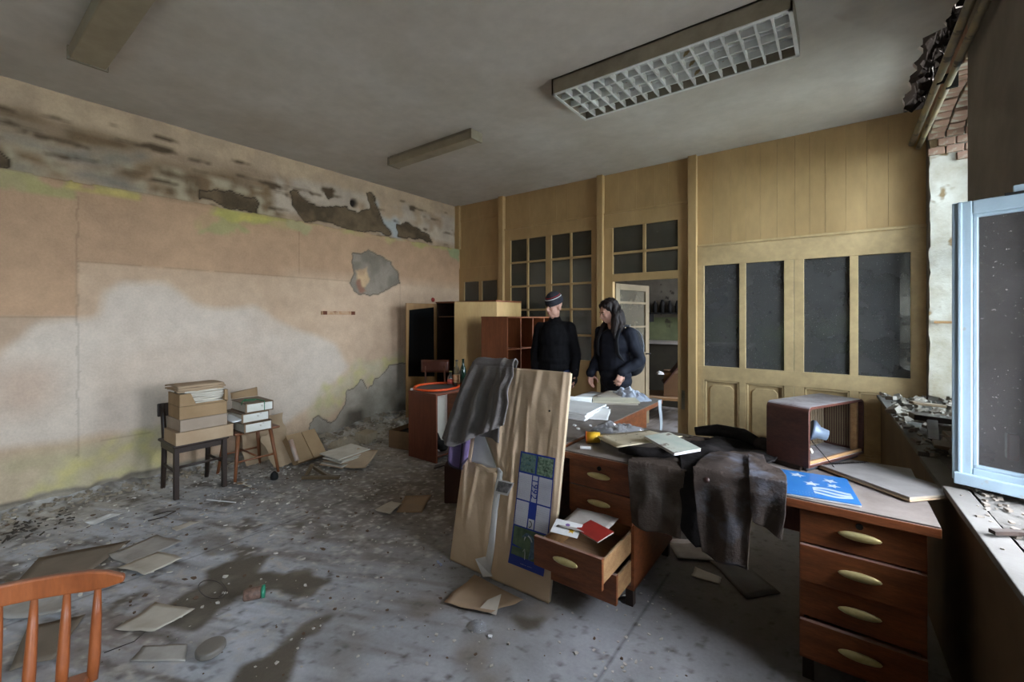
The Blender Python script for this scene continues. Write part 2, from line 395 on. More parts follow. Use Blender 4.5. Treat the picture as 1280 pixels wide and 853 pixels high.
    # seams of the old paper
    for b in ((np.abs(y - .716 + (fbm(z * 9, z * 0, 3) - .5) * .03) < .007) & (z > .35) & (z < 2.5), (np.abs(z - 1.965) < .006) & (y > .72) & (y < 3.2) & (n > .4), (np.abs(z - 1.507) < .006) & (y < .716),
              (np.abs(z - .46) < .006) & (y > .85) & (y < 1.2), (np.abs(y - 4.0) < .006) & (z < 2.0) & (z > 1.1), (np.abs(y - 2.55) < .006) & (z > 2.0) & (z < 2.5)):
        C[b] *= .8
    D = soft(D, 1)
    D += np.where(up, -.075 + (n - .5) * .03 + (nf - .5) * .012, (nf - .5) * .004)
    return C, D
AY = np.concatenate([np.arange(-5.65, .1, .06), np.arange(.1, 5.26, .0115)]); AZ = np.concatenate([np.arange(-.05, 3.37, .0115)])
o = grid_attr('wall_left', AY, AZ, lambda y, z: np.stack([XL + wall_layers(y, z)[1], y, z], -1), lambda y, z: wall_layers(y, z)[0], WALLATTR)
tag(o, kind='structure')

# ---- floor
STAINS = [[(-2.95, 1.22), (-2.86, 1.26), (-2.74, 1.12), (-2.5, 1.3), (-2.3, 1.36), (-2.26, 1.25), (-2.5, 1.12), (-2.6, .95), (-2.5, .78), (-2.66, .70), (-2.78, .78), (-2.86, .96), (-3.0, 1.02)],
          [(-2.02, 1.26), (-1.98, 1.2), (-2.0, 1.0), (-1.82, .82), (-1.75, .6), (-1.95, .55), (-2.02, .8), (-2.1, 1.0), (-2.08, 1.2)],
          [(-3.55, 1.08), (-3.4, 1.2), (-3.1, 1.22), (-3.15, 1.08), (-3.4, 1.02)],
          [(-1.33, 1.75), (-1.2, 1.83), (-1.16, 1.74), (-1.27, 1.66)]]
def floor_h(x, y):
    x = np.asarray(x, float); y = np.asarray(y, float)
    h = .055 * np.exp(-(x + 5.0) / .10) * (.5 + fbm(x * 6, y * 6, 3))
    h = h + .13 * np.exp(-(((x + 4.85) / .45) ** 2 + ((y - 3.7) / .75) ** 2)) * (.4 + 1.2 * fbm(x * 5, y * 5, 8))
    return h + (fbm(x * 8, y * 8, 5) - .5) * .004
def fh(x, y): return float(floor_h(np.array([x]), np.array([y]))[0])
def floor_col(x, y):
    C = np.empty(x.shape + (3,))
    def put(mask, c, soft=None):
        c = np.array(srgb(*c))
        if soft is None: C[mask] = c
        else: C[:] = C + (c - C) * np.clip(soft, 0, 1)[..., None]
    n = fbm(x * 1.7, y * 1.7, 1); nf = fbm(x * 9, y * 9, 2); ns = fbm(x * 3 + y * 2, y * 3 - x * 2, 3)
    put(np.ones(x.shape, bool), (144, 144, 145))
    put(None, (170, 171, 174), (n - .42) * 4)
    put(None, (128, 120, 111), (ns - .56) * 4)
    near = np.clip((-1.2 - x) / 1.5, 0, 1) * np.clip((1.9 - y) / 1.2, 0, 1)
    put(None, (188, 191, 197), near * (.35 + .8 * nf))  # cool skylight over the foreground, painted into the floor colour
    put(None, (116, 105, 93), np.clip((y - 1.3) / 1.0, 0, 1) * np.clip((-1.6 - x) / .6, 0, 1) * (.55 + .6 * nf))
    put(None, (182, 174, 163), np.clip((-4.15 - x) / .5, 0, 1) * (.5 + nf * .6))
    put(None, (168, 160, 146), np.exp(-(((x + 4.5) / .8) ** 2 + ((y - 3.4) / .9) ** 2)) * nf * 1.6)
    put(None, (136, 112, 96), np.exp(-(((x + 2.75) / .35) ** 2 + ((y - .55) / .3) ** 2)) * .7)
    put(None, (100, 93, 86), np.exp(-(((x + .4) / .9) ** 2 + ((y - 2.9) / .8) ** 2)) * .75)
    put(None, (138, 130, 120), ((fbm(x * 4, y * 4, 12) - .6) * 4) * (x < -2.4))
    put(None, (178, 174, 166), (fbm(x * 16, y * 16, 14) - .66) * 4 * (x < -2.0))
    st1 = fbm(x * 2.2 + y * 1.2, y * 16 - x * 7, 41); st2 = fbm(x * 30, y * 30, 43, 3); st3 = fbm(x * 5, y * 5, 47, 5)
    put(None, (112, 104, 96), (st1 - .55) * 3.2 * (x < -1.2)); put(None, (196, 198, 204), (st1 - .60) * -0 + np.clip(.42 - st1, 0, 1) * 4.0 * np.clip((-1.4 - x), 0, 1) * np.clip((2.0 - y), 0, 1))
    put(None, (104, 95, 85), (st3 - .54) * 5 * np.clip((-2.6 - x) / .4, 0, 1)); put(None, (184, 178, 170), (st2 - .60) * 5 * np.clip((-1.9 - x) / .5, 0, 1)); put(None, (92, 86, 80), (st2 - .62) * -0 + np.clip(.36 - st2, 0, 1) * 4)
    for i, p in enumerate(STAINS):
        b = blot(x, y, p, .05, 5, 30 + i); k = (.45 if i == 2 else 1); put(None, (96, 88, 77), soft(b, 1) * k); put(None, (112, 104, 93), soft(b & (nf > .55), 1) * k)
    for k in range(-5, 1):        # joints of the old floor covering
        b = (np.abs(x - (k * 1.22 + .42)) < .004) & (y < 2.6); C[b] *= .6
    return C
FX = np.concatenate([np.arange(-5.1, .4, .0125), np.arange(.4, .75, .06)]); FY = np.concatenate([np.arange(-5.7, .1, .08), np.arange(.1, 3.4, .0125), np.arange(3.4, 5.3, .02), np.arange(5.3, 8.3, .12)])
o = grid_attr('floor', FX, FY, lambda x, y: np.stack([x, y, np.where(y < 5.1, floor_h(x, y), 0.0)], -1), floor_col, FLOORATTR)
tag(o, kind='structure')

# ---- ceiling, broken away along the window wall
mb = MB(); mb.box(-5.3, .30, YF - .1, 5.35, H, H + .05)
edge = []
rr = random.Random(4)
y = YF - .1
while y < 5.35:
    base = .62 if y < 3.3 else (.44 if y > 3.9 else .53)
    edge.append((base + rr.uniform(-.025, .02), y)); y += rr.uniform(.03, .09)
mb.prism([(.30, YF - .1)] + edge + [(.30, 5.35)], H, H + .03)
tag(mb.build('ceiling', CEIL), kind='structure')
tag(MB().box(-.2, 1.2, YF, 5.5, 3.62, 3.72).build('ceiling', DARKGAP), kind='structure')
tag(MB().box(-3.8, 1.1, 5.40, 8.3, 3.3, 3.36).build('ceiling', DKWALL), kind='structure')
tag(MB().box(-5.2, 1.2, 5.33, 5.38, 3.2, 3.72).build('wall_upper', DARKGAP), kind='structure')
# torn reed mat hanging in the broken strip
mb = MB()
for k in range(90):
    yy = rr.uniform(3.4, 5.15); xx = rr.uniform(.5, .62)
    mb.tube([(xx, yy, H + .1), (xx + rr.uniform(-.03, .04), yy + rr.uniform(-.05, .05), H + rr.uniform(-.05, .03))], .006, 4)
for k in range(40):
    yy = rr.uniform(3.5, 5.15); s = rr.uniform(.03, .07)
    mb.obox((rr.uniform(.5, .66), yy, H + rr.uniform(.0, .12)), (s, s * 1.5, s * .7), (rr.random() * 3, rr.random() * 3, rr.random() * 3))
o = mb.build('torn_ceiling_reeds', DARKGAP); tag(o, 'dark torn reeds and rubble in the gap along the broken ceiling edge', 'rubble', kind='stuff')

# ---- front wall (behind the camera) and window wall
tag(MB().box(-5.3, 1.2, YF - .15, YF, -.05, 3.4).build('wall_front', DKWALL), kind='structure')
wr = thing('wall_right', kind='structure')
mb = MB(); x0, x1 = XR, 1.02
ys = [YF - .1] + [v for p in sorted(WINS) for v in p] + [5.32]
for i in range(0, len(ys), 2):
    mb.box(x0, x1, ys[i], ys[i + 1], -.05, 3.70)
mb.build('pier', DKWALL, wr)
mb = MB()
for y0, y1 in WINS:
    mb.box(x0, x1, y0, y1, -.05, WZ0 - .05)
    mb.box(x0, x1, y0, y1, WZ1 + .27, 3.70)
mb.build('parapet', DKWALL, wr)
# white plaster on the window reveals (far jamb of each opening) with ragged room-side edge
for y0, y1 in WINS:
    pts = [(x0 + .40, WZ0 - .05), (x0 + .40, WZ1)] ; zz = WZ1 - .05
    while zz > WZ0: pts.append((x0 + .004 + rr.uniform(-.006, .012), zz)); zz -= rr.uniform(.03, .08)
    M = Matrix(((1, 0, 0, 0), (0, 0, 1, 0), (0, 1, 0, 0), (0, 0, 0, 1)))
    MB().prism(pts, y1 - .02, y1 + .001, M).build('reveal_plaster', PLASTER, wr)
    MB().prism(pts, y0 - .001, y0 + .02, M).build('reveal_plaster', PLASTER, wr)
# exposed brick lintels: shallow arch of single bricks over each window
BRICK = mat('old_brick', (150, 112, 94), (160, 132, 112), scale=6, rough=.9, bump=.6, bscale=30, dust=.3, spots=((172, 158, 138), 9, .6))
b0 = None
for y0, y1 in WINS:
    nrow = 14; mid = (y0 + y1) / 2
    for j in range(nrow):
        for q in range(4):
            t = (j + .5) / nrow; yy = y0 + t * (y1 - y0); zz = WZ1 + .07 + .10 * (1 - (2 * t - 1) ** 2)
            c = (x0 + .055 + q * .105, yy, zz + .03 + rr.uniform(-.012, .012))
            if b0 is None:
                b0 = MB().obox((0, 0, 0), (.094, .088, .22)).build('brick', BRICK, wr, bevel=.006); b0.location = c; b0.rotation_euler = ((.5 - t) * .5, 0, 0)
            else: share(b0, 'brick', wr, loc=c, rot=((.5 - t) * .5 + rr.uniform(-.05, .05), 0, 0))
jb = None
for y0, y1 in WINS:      # flat brick courses laid bare where the jamb plaster fell off below the lintel
    for k in range(6):
        for q in range(4):
            c = (x0 + .045 + q * .112 - (k % 2) * .05, y1 - .026 + rr.uniform(-.004, .004), WZ1 + .12 - k * .068)
            if c[0] < x0 + .01 or (k == 5 and q % 2): continue
            if jb is None: jb = MB().obox((0, 0, 0), (.104, .03, .060)).build('brick', BRICK, wr, bevel=.006); jb.location = c
            else: share(jb, 'brick', wr, loc=c, rot=(rr.uniform(-.04, .04), rr.uniform(-.04, .04), rr.uniform(-.03, .03)))
# outer window frames with glass, near-opaque in the middle one to cut its light: the room-side casements of the middle window stand open
PANE = glass('window_glass', (84, 84, 80), .42, dscale=4)
PANEO = glass('window_glass_outer', (120, 122, 120), .08); PANEB = glass('window_glass_blocking', (120, 118, 110), .78)  # second glass: unseen dense panes added to block light in the middle window
for i, (y0, y1) in enumerate(WINS):
    wf = thing('window_%d' % (i + 1), kind='structure')
    mb = MB(); X0, X1 = .90, .97
    mb.box(X0, X1, y0, y0 + .06, WZ0, WZ1); mb.box(X0, X1, y1 - .06, y1, WZ0, WZ1)
    mb.box(X0, X1, y0, y1, WZ0, WZ0 + .06); mb.box(X0, X1, y0, y1, WZ1 - .05, WZ1 + .12)
    mb.box(X0, X1, y0, y1, 2.03, 2.10); m_ = (y0 + y1) / 2; mb.box(X0, X1, m_ - .035, m_ + .035, WZ0, WZ1)
    mb.build('window_frame', WHITEP, wf, bevel=.004)
    for a, b in ((y0 + .06, m_ - .035), (m_ + .035, y1 - .06)):
        MB().box(.932, .936, a, b, 2.10, WZ1 - .05).build('pane', PANEB if i == 1 else PANEO, wf)
        if i != 1 or a < m_ - .1: MB().box(.932, .936, a, b, WZ0 + .06, 2.03).build('pane', PANEB if i == 1 else PANEO, wf)

# ---- back room behind the partition
GREEN = mat('green_dado', (112, 118, 84), (92, 98, 70), scale=4, rough=.7, spots=((70, 66, 54), 3, .6))
BRW = mat('back_room_wall', (118, 112, 100), (92, 86, 76), scale=3, rough=.9, spots=((60, 54, 46), 4, .6))
tag(MB().box(-3.8, 1.2, 8.0, 8.15, 1.5, 3.4).build('wall_far', BRW), kind='structure')
tag(MB().box(-3.8, 1.2, 7.985, 8.15, -.05, 1.5).build('wall_far', GREEN), kind='structure')
tag(MB().box(-3.85, -3.7, 5.25, 8.1, -.05, 3.4).build('wall_side', BRW), kind='structure')
mb = MB()
for a, b, c_, d in ((5.32, 6.2, -.05, 3.4), (7.3, 8.1, -.05, 3.4), (6.2, 7.3, -.05, .9), (6.2, 7.3, 2.5, 3.4)): mb.box(.6, 1.0, a, b, c_, d)
tag(mb.build('wall_outer', BRW), kind='structure')
tag(MB().box(-5.5, -3.7, 5.27, 5.4, -.05, 3.4).build('wall_closing', BRW), kind='structure')
# ground outside the windows
tag(MB().box(1.1, 30, -25, 30, -1.2, -1.0).build('courtyard_ground', mat('courtyard', (176, 174, 166), (160, 158, 148), scale=.5, rough=.95)), kind='structure')

# ---- wooden partition (back wall)
pw = thing('wall_back', kind='structure')
PL = [(-5.06, -4.6, 2.30, 3.33), (-4.6, -4.14, 2.30, 3.33)]
PL += [(a, b, 2.83, 3.33) for a, b in zip([-4.05, -3.6, -3.148, -2.974], [-3.6, -3.148, -2.974, -2.51])]
PL += [(a, b, 2.83, 3.33) for a, b in zip([-2.43, -2.238, -2.004, -1.782, -1.616], [-2.238, -2.004, -1.782, -1.616, -1.38])]
xs = [-1.29, -1.125, -.947, -.804, -.668, -.515, -.361, -.24, -.116, .045, .2, .35, .62]
PL += [(a, b, 2.31, 3.33) for a, b in zip(xs, xs[1:])]
rp = random.Random(2)
for a, b, c, d in PL:
    dy = rp.uniform(0, .004)
    BX('plank', CREAM, pw, a + .0006, b - .0006, 5.214 + dy * .6, 5.24, c, d, .0018)
tag(MB().box(-5.1, .62, 5.236, 5.26, 2.28, 3.325).build('backing_board', CREAM, pw), kind=None)
for a, b in ((-4.14, -4.05), (-2.51, -2.43), (-1.38, -1.29)):
    BX('post', CREAM, pw, a, b, 5.15, 5.24, 0, 3.33, .004)
BX('post', CREAM, pw, -5.07, -4.97, 5.17, 5.24, 2.62, 3.33, .004)
def rail(x0, x1, z0, z1, m=CREAM, n='rail', y0=5.2): return BX(n, m, pw, x0, x1, y0, 5.24, z0, z1, .003)
# bay A
rail(-5.0, -4.14, 2.075, 2.30); rail(-5.0, -4.14, .80, .95); rail(-5.0, -4.14, 0, .15)
rail(-5.0, -4.14, 3.05, 3.10, y0=5.205)
for a, b in ((-5.02, -4.89), (-4.57, -4.51), (-4.2, -4.14)): rail(a, b, .15, 2.08, n='stile', y0=5.2012)
rail(-5.0, -4.14, .15, .80, n='lower_panel', y0=5.222)
# bay B
rail(-4.05, -2.51, 2.65, 2.815); rail(-4.05, -2.51, .83, .93); rail(-4.05, -2.51, 0, .15)
for a, b in ((-4.05, -3.94), (-3.32, -3.226), (-2.61, -2.51)): rail(a, b, .93, 2.65, n='stile', y0=5.2012)
for a, b in ((-4.05, -3.28), (-3.28, -2.51)): rail(a + .002, b - .002, .15, .83, n='lower_panel', y0=5.215)
# bay C (doorway)
rail(-2.43, -1.38, 2.64, 2.815); rail(-2.31, -1.5, 1.955, 2.05)
for a, b in ((-2.43, -2.31), (-1.505, -1.38)): BX('stile', CREAM, pw, a, b, 5.2012, 5.27, 0, 2.64, .003)
# bay D
rail(-1.29, .62, 2.08, 2.30, CREAM2); rail(-1.29, .62, .805, .957, CREAM2); rail(-1.29, .62, 0, .2, CREAM2)
for a, b in ((-1.29, -1.218), (-.864, -.802), (-.455, -.372), (-.368, -.286), (.072, .137), (.50, .62)): rail(a, b, .2, 2.08, CREAM2, 'stile', 5.2012)
for a, b in ((-4.05, -2.51), (-2.43, -1.38)): rail(a, b, 2.812, 2.835, n='moulding', y0=5.185)
rail(-1.29, .62, 2.292, 2.315, CREAM2, 'moulding', 5.185)
MY = Matrix(((1, 0, 0, 0), (0, 0, 1, 0), (0, 1, 0, 0), (0, 0, 0, 1)))      # (x, z) polygon, extruded along y
for a, b in ((-1.218, -.864), (-.802, -.455), (-.286, .072), (.137, .50)):
    p = rail(a, b, .2, .805, CREAM2, 'lower_panel', 5.228)
    mb = MB()
    for q0, q1, r0, r1 in ((a, b, .2, .222), (a, b, .783, .805), (a, a + .022, .2, .805), (b - .022, b, .2, .805)): mb.box(q0, q1, 5.206, 5.23, r0, r1)
    mb.build('panel_bead', CREAM2, p, bevel=.006)
    u0, u1, v0, v1, ch = a + .055, b - .055, .255, .75, .035
    octo = [(u0 + ch, v0), (u1 - ch, v0), (u1, v0 + ch), (u1, v1 - ch), (u1 - ch, v1), (u0 + ch, v1), (u0, v1 - ch), (u0, v0 + ch)]
    MB().prism(octo, 5.214, 5.23, MY).build('raised_field', CREAM2, p, bevel=.006)
# glazing
DPANE = glass('dusty_dark_pane', (78, 76, 75), .80, gl=.10, dscale=3)
GPANE = glass('grey_pane', (92, 86, 74), .55, gl=.12, dscale=2)
def glaze(num, panes, m, munt=()):
    t = thing('window_%d' % num, kind='structure')
    for a, b, c, d in panes: MB().box(a, b, 5.224, 5.227, c, d).build('pane', m, t)
    for a, b, c, d in munt: BX('muntin', CREAM, t, a, b, 5.202, 5.235, c, d, .003)
zs = [.93, 1.26, 1.61, 1.957, 2.31, 2.65]
def cells(x0, xm, x1, zz): return [(a, b, c, d) for a, b in ((x0, xm), (xm, x1)) for c, d in zip(zz, zz[1:])]
glaze(4, [(-4.89, -4.57, .95, 2.08), (-4.51, -4.2, .95, 2.08)], GPANE)
glaze(5, cells(-3.94, -3.632, -3.32, zs), GPANE, [(-3.647, -3.617, .93, 2.65)] + [(-3.94, -3.32, z - .014, z + .014) for z in zs[1:-1]])
glaze(6, cells(-3.226, -2.917, -2.61, zs), GPANE, [(-2.932, -2.902, .93, 2.65)] + [(-3.226, -2.61, z - .014, z + .014) for z in zs[1:-1]])
glaze(7, cells(-2.31, -1.904, -1.505, [2.05, 2.31, 2.64]), GPANE, [(-1.922, -1.886, 2.05, 2.64), (-2.31, -1.505, 2.296, 2.326)])
for k, (a, b) in enumerate(((-1.218, -.864), (-.802, -.455), (-.286, .072), (.137, .50))): glaze(8 + k, [(a, b, .957, 2.08)], DPANE)
# door leaf standing open into the back room
dr = thing('door_1', kind='structure', loc=(-2.30, 5.28, 0), rz=math.radians(78))
GLEAF = glass('door_leaf_glass', (120, 114, 98), .6)
LEAFP = mat('dirty_door_paint', (140, 126, 98), (120, 108, 84), scale=3, rough=.7)
def dbx(n, a, b, c, d, y0=0, y1=.04, m=LEAFP): return BX(n, m, dr, a, b, y0, y1, c, d, .003)
for a, b in ((0, .09), (.69, .78)): dbx('door_stile', a, b, .02, 1.94)
for c, d in ((.02, .2), (.90, 1.02), (1.36, 1.385), (1.68, 1.71), (1.86, 1.94)): dbx('door_rail', .09, .69, c, d)
dbx('lower_panel', .09, .69, .2, .90, .012, .028)
for c, d in ((1.02, 1.36), (1.385, 1.68), (1.71, 1.86)): dbx('pane', .09, .69, c, d, .018, .022, GLEAF)
MB().tube([(.735, -.05, 1.0), (.735, -.05, 1.0), (.735, 0, 1.0)], .01, 8).tube([(.735, -.05, 1.0), (.63, -.05, 1.0)], .009, 8).build('door_handle', BLACKISH, dr, smooth=True)

MB().box(-1.462, -1.425, 5.193, 5.2, .44, .66).build('lock_plate', mat('worn_metal', (150, 140, 116), (110, 98, 78), rough=.5), pw, bevel=.002)
sw_ = thing('wall_switch', 'small red and white box on the pier behind the open casement glass', 'switch', (.6, 2.76, .95))
MB().box(-.03, 0, -.03, .0, -.055, .055).build('red_half', mat('red_plastic', (150, 44, 34), rough=.4), sw_, bevel=.004); MB().box(-.03, 0, .0, .035, -.055, .055).build('white_half', WPAPER, sw_, bevel=.004)

# ================================================================== OBJECTS
# ---- ceiling fixtures
FIXW = mat('fixture_white', (226, 226, 222), (206, 204, 196), scale=8, rough=.5, spots=((150, 128, 88), 9, .66))
FIXD = mat('fixture_dirty_enamel', (150, 140, 120), (126, 116, 98), scale=6, rough=.6)
DIFF = mat('yellowed_diffuser', (160, 148, 124), (140, 128, 106), scale=5, rough=.4)
t = thing('ceiling_lamp', 'large fluorescent ceiling lamp with a white egg-crate louvre grid', 'lamp', (-.99, 3.135, H))
def louvre_lamp(t):
    mb = MB(); hx, hy, zb = .78, .275, -.115
    mb.box(-hx, hx, -hy, -hy + .012, zb, 0); mb.box(-hx, hx, hy - .012, hy, zb, 0)
    mb.box(-hx, -hx + .012, -hy, hy, zb, 0); mb.box(hx - .012, hx, -hy, hy, zb, 0); mb.box(-hx, hx, -hy, hy, -.012, 0)
    mb.build('housing', FIXD, t)
    mb = MB()
    for a, b, c, d in ((-hx, hx, -hy, -hy + .022), (-hx, hx, hy - .022, hy), (-hx, -hx + .022, -hy, hy), (hx - .022, hx, -hy, hy)): mb.box(a, b, c, d, zb - .006, zb)
    mb.build('rim', FIXW, t)
    ref = BX('reflector', FIXW, t, -hx + .014, hx - .014, -hy + .014, hy - .014, -.030, -.014, 0)
    n = 17; b = None
    for k in range(1, n):
        x = -hx + .012 + k * (2 * hx - .024) / n
        if b is None:
            b = MB().prism([(-.006, 0), (.006, 0), (.0015, .05), (-.0015, .05)], -hy + .013, hy - .013, Matrix(((1, 0, 0, 0), (0, 0, 1, 0), (0, 1, 0, 0), (0, 0, 0, 1)))).build('louvre_blade', FIXW, t); b.location = (x, 0, zb)
        else: share(b, 'louvre_blade', t, loc=(x, 0, zb))
    b = None
    for k in range(1, 4):
        y = -hy + k * 2 * hy / 4
        if b is None:
            b = MB().prism([(-.006, 0), (.006, 0), (.0015, .05), (-.0015, .05)], -hx + .013, hx - .013, Matrix(((0, 0, 1, 0), (1, 0, 0, 0), (0, 1, 0, 0), (0, 0, 0, 1)))).build('louvre_blade', FIXW, t); b.location = (0, y, zb + .001)
        else: share(b, 'louvre_blade', t, loc=(0, y, zb + .001))
    for y in (-.14, 0, .14):
        MB().tube([(-.72, y, -.052), (.72, y, -.052)], .013, 8).build('tube', mat('fluorescent_tube', (215, 215, 210), rough=.3), t, smooth=True)
louvre_lamp(t)
def box_lamp(x0, x1, y0, y1, label):
    t = thing('strip_lamp', label, 'lamp', ((x0 + x1) / 2, (y0 + y1) / 2, H), group='closed strip lamps on the ceiling')
    hx, hy = (x1 - x0) / 2, (y1 - y0) / 2
    BX('housing', FIXD, t, -hx + .01, hx - .01, -hy + .01, hy - .01, -.035, 0, .003)
    MB().prism([(-hy, -.03), (hy, -.03), (hy - .012, -.10), (-hy + .012, -.10)], -hx + .012, hx - .012, Matrix(((0, 0, 1, 0), (1, 0, 0, 0), (0, 1, 0, 0), (0, 0, 0, 1)))).build('diffuser', DIFF, t, bevel=.006)
    for s in (-1, 1): BX('end_cap', FIXD, t, s * hx - .012, s * hx + .012, -hy - .002, hy + .002, -.104, -.01, .003)
box_lamp(-4.10, -2.84, 3.11, 3.27, 'closed strip lamp on the ceiling near the partition')
box_lamp(-4.12, -2.85, .54, .745, 'wide closed strip lamp on the ceiling above the peeling left wall')

# ---- heating pipes under the broken ceiling edge
PIPE = mat('painted_pipe', (150, 132, 96), (108, 100, 88), scale=7, rough=.45, spots=((70, 62, 54), 6, .58))
for x, z, r, lab in ((.548, 2.985, .019, 'pale painted heating pipe nearer the wall above the windows'), (.505, 3.03, .022, 'darker heating pipe nearer the room below the ceiling')):
    t = thing('heating_pipe', lab, 'pipe', (x, 2.0, z))
    MB().tube([(0, -2.6, 0), (0, 0, .002), (0, 1.6, 0), (0, 3.19, 0)], r, 12).build('pipe_run', PIPE, t, smooth=True)
    for y in (.3, 1.9): BX('pipe_clamp', BLACKISH, t, -.006, .598 - x, y - .012, y + .012, -r - .004, r + .004)

# ---- window sill ledge with its boards and rubble
SILLW = mat('dirty_white_board', (112, 109, 103), (94, 90, 83), scale=5, rough=.85, bump=.2, dust=.4, dcol=(118, 115, 110))
PLYDK = mat('brown_plywood', (104, 84, 60), (84, 68, 48), scale=3, stretch=(3, 1, 1), rough=.75, dust=.3)
SILLC = mat('crumbling_sill', (104, 101, 95), (84, 80, 74), scale=7, rough=.95, bump=.8, bscale=25)
sl = thing('window_sill', 'broken window sill ledge boxed in below the windows on the right', 'sill', (.45, 1.6, 0))
def sx(y): return .265 + (5.2 - y) * .0285         # room-side edge drifts along the wall
def rel(p): return [(q[0] - .45, q[1] - 1.6) for q in p]
for y0, y1 in ((-3.4, .4), (.4, 1.75), (1.75, 3.1), (3.1, 5.18)):
    MB().prism(rel([(sx(y0) + .03, y0 + .003), (sx(y1) + .03, y1 - .003), (sx(y1) + .05, y1 - .003), (sx(y0) + .05, y0 + .003)]), 0, .775).build('front_panel', PLYDK, sl, bevel=.002)
for y0, y1, d in ((-3.4, .9, 0), (.9, 2.52, .002), (2.56, 3.05, -.012), (3.1, 5.15, 0)):
    MB().prism(rel([(sx(y0), y0), (sx(y1), y1), (sx(y1) + .075, y1), (sx(y0) + .085, y0)]), .775 + d, .80 + d).build('edge_board', SILLW, sl, bevel=.003)
rs = random.Random(9)
def sill_top(y0, y1, z, amp, seed, lo=.07):
    def f(u, v):
        y = y0 + (y1 - y0) * v; x = sx(y) + lo + (1.0 - sx(y) - lo) * u
        return (x - .45, y - 1.6, z + amp * (n2(x * 7, y * 7, seed) + .6 * n2(x * 20, y * 20, seed + 3)))
    return MB().sheet(f, 34, int((y1 - y0) * 45) + 4).build('sill_bed', SILLC, sl, smooth=True, normals=False)
sill_top(-3.4, 1.78, .745, .02, 1, .085); sill_top(1.86, 2.62, .795, .022, 2, .085); sill_top(2.55, 5.19, .785, .05, 3)
MB().box(sx(1.8) + .09 - .45, .55, 1.77 - 1.6, 1.785 - 1.6, .70, .79).box(sx(1.8) + .09 - .45, .55, 1.855 - 1.6, 1.87 - 1.6, .70, .80).build('slot_frame', DARKWOOD, sl)
# rubble on the far part
mb = MB()
for k in range(420):
    y = rs.uniform(3.0, 5.12); x = rs.uniform(sx(y) + .01, .95); s = rs.choice([.012, .02, .02, .03, .045])
    if y < 3.5 and x < .42: s *= .5
    mb.obox((x, y, .80 + s * .25 + rs.uniform(0, .02)), (s * rs.uniform(.8, 1.7), s * rs.uniform(.7, 1.5), s * rs.uniform(.4, .9)), (rs.uniform(-.5, .5), rs.uniform(-.5, .5), rs.random() * 6))
for k in range(120):
    y = rs.uniform(1.9, 2.6); x = rs.uniform(sx(y) + .03, .95); s = rs.choice([.006, .01, .014])
    mb.obox((x, y, .803), (s * 1.4, s, s * .6), (.2, .1, rs.random() * 6))
tag(mb.build('plaster_rubble', mat('plaster_rubble', (140, 133, 122), (108, 98, 86), scale=9, rough=.95, bump=.5), None), 'grey plaster rubble and crumbs heaped along the far window sill', 'rubble', kind='stuff')
for i, (c, sz, r, lab) in enumerate((((.50, 3.72, .875), (.30, .085, .035), (.05, .08, .25), 'dark charred board lying across the rubble on the far sill'),
        ((.435, 3.52, .835), (.05, .30, .025), (.20, .0, -.10), 'narrow dark batten propped below the charred board on the sill'),
        ((.62, 3.38, .835), (.30, .16, .02), (.12, .05, .15), 'brown splintered board lying flat behind the dark batten'),
        ((.54, 3.15, .833), (.30, .12, .018), (.04, .03, -.05), 'thin brown veneer strip on the sill nearest the open casement'),
        ((.52, 4.45, .853), (.22, .05, .02), (.05, .1, .5), 'short dirty stick stuck in the rubble at the far end of the sill'))):
    o = MB().obox((0, 0, 0), sz, r).build('broken_board', DARKWOOD if i in (0, 1) else PLYDK, bevel=.004); o.location = c
    tag(o, lab, 'board', 'broken boards on the window sill')
o = MB().prism([(-.10, -.02), (-.03, -.012), (.02, -.02), (.1, -.005), (.1, .01), (.02, 0), (-.04, .012), (-.1, .004)], 0, .012).build('wood_splinter', DARKWOOD); o.location = (.47, 2.08, .812); o.rotation_euler = (0, 0, .5)
tag(o, 'thin dark wood splinter on the dusty sill in front of the casement', 'splinter')
o = MB().prism([(-.07, -.014), (.08, -.01), (.09, .008), (-.06, .014)], 0, .02).build('plaster_strip', RAWWOOD); o.location = (.70, 5.062, 1.45); o.rotation_euler = (0, 0, 0)
tag(o, 'short wooden peg strip sticking out of the white window reveal', 'strip')

# ---- open casement
ca = thing('window_casement', 'pale blue-white casement window swung open into the room with dirty glass', 'window', (.376, 2.55, .835), math.radians(-22.1))
Wc, Hc = .52, 1.135
def cb(n, a, b, c, d, y0=-.02, y1=.02, m=WHITEP, bv=.004): return BX(n, m, ca, a, b, y0, y1, c, d, bv)
cb('stile', 0, .06, 0, Hc); cb('stile', Wc - .06, Wc, 0, Hc); cb('rail', .06, Wc - .06, 0, .06); cb('rail', .06, Wc - .06, Hc - .055, Hc)
cb('weather_bar', .01, Wc - .01, -.012, .035, -.04, -.018)
mb = MB()
for a, b, c, d in ((.06, .074, .06, Hc - .055), (Wc - .074, Wc - .06, .06, Hc - .055), (.06, Wc - .06, .06, .074), (.06, Wc - .06, Hc - .069, Hc - .055)): mb.box(a, b, -.014, .012, c, d)
mb.build('glazing_bead', WHITEP, ca, bevel=.003)
cb('rebate_strip', .018, .032, 0, Hc, -.027, -.019)
cb('pane', .074, Wc - .074, .074, Hc - .069, -.002, .002, glass('casement_glass', (104, 100, 98), .45, dscale=3), 0)
MB().box(.17, .30, -.03, .01, Hc - .002, Hc + .03).build('stay_block', WHITEP, ca, bevel=.004)
MB().box(.15, .26, -.034, -.026, Hc - .005, Hc + .004).build('stay_hook', BLACKISH, ca)

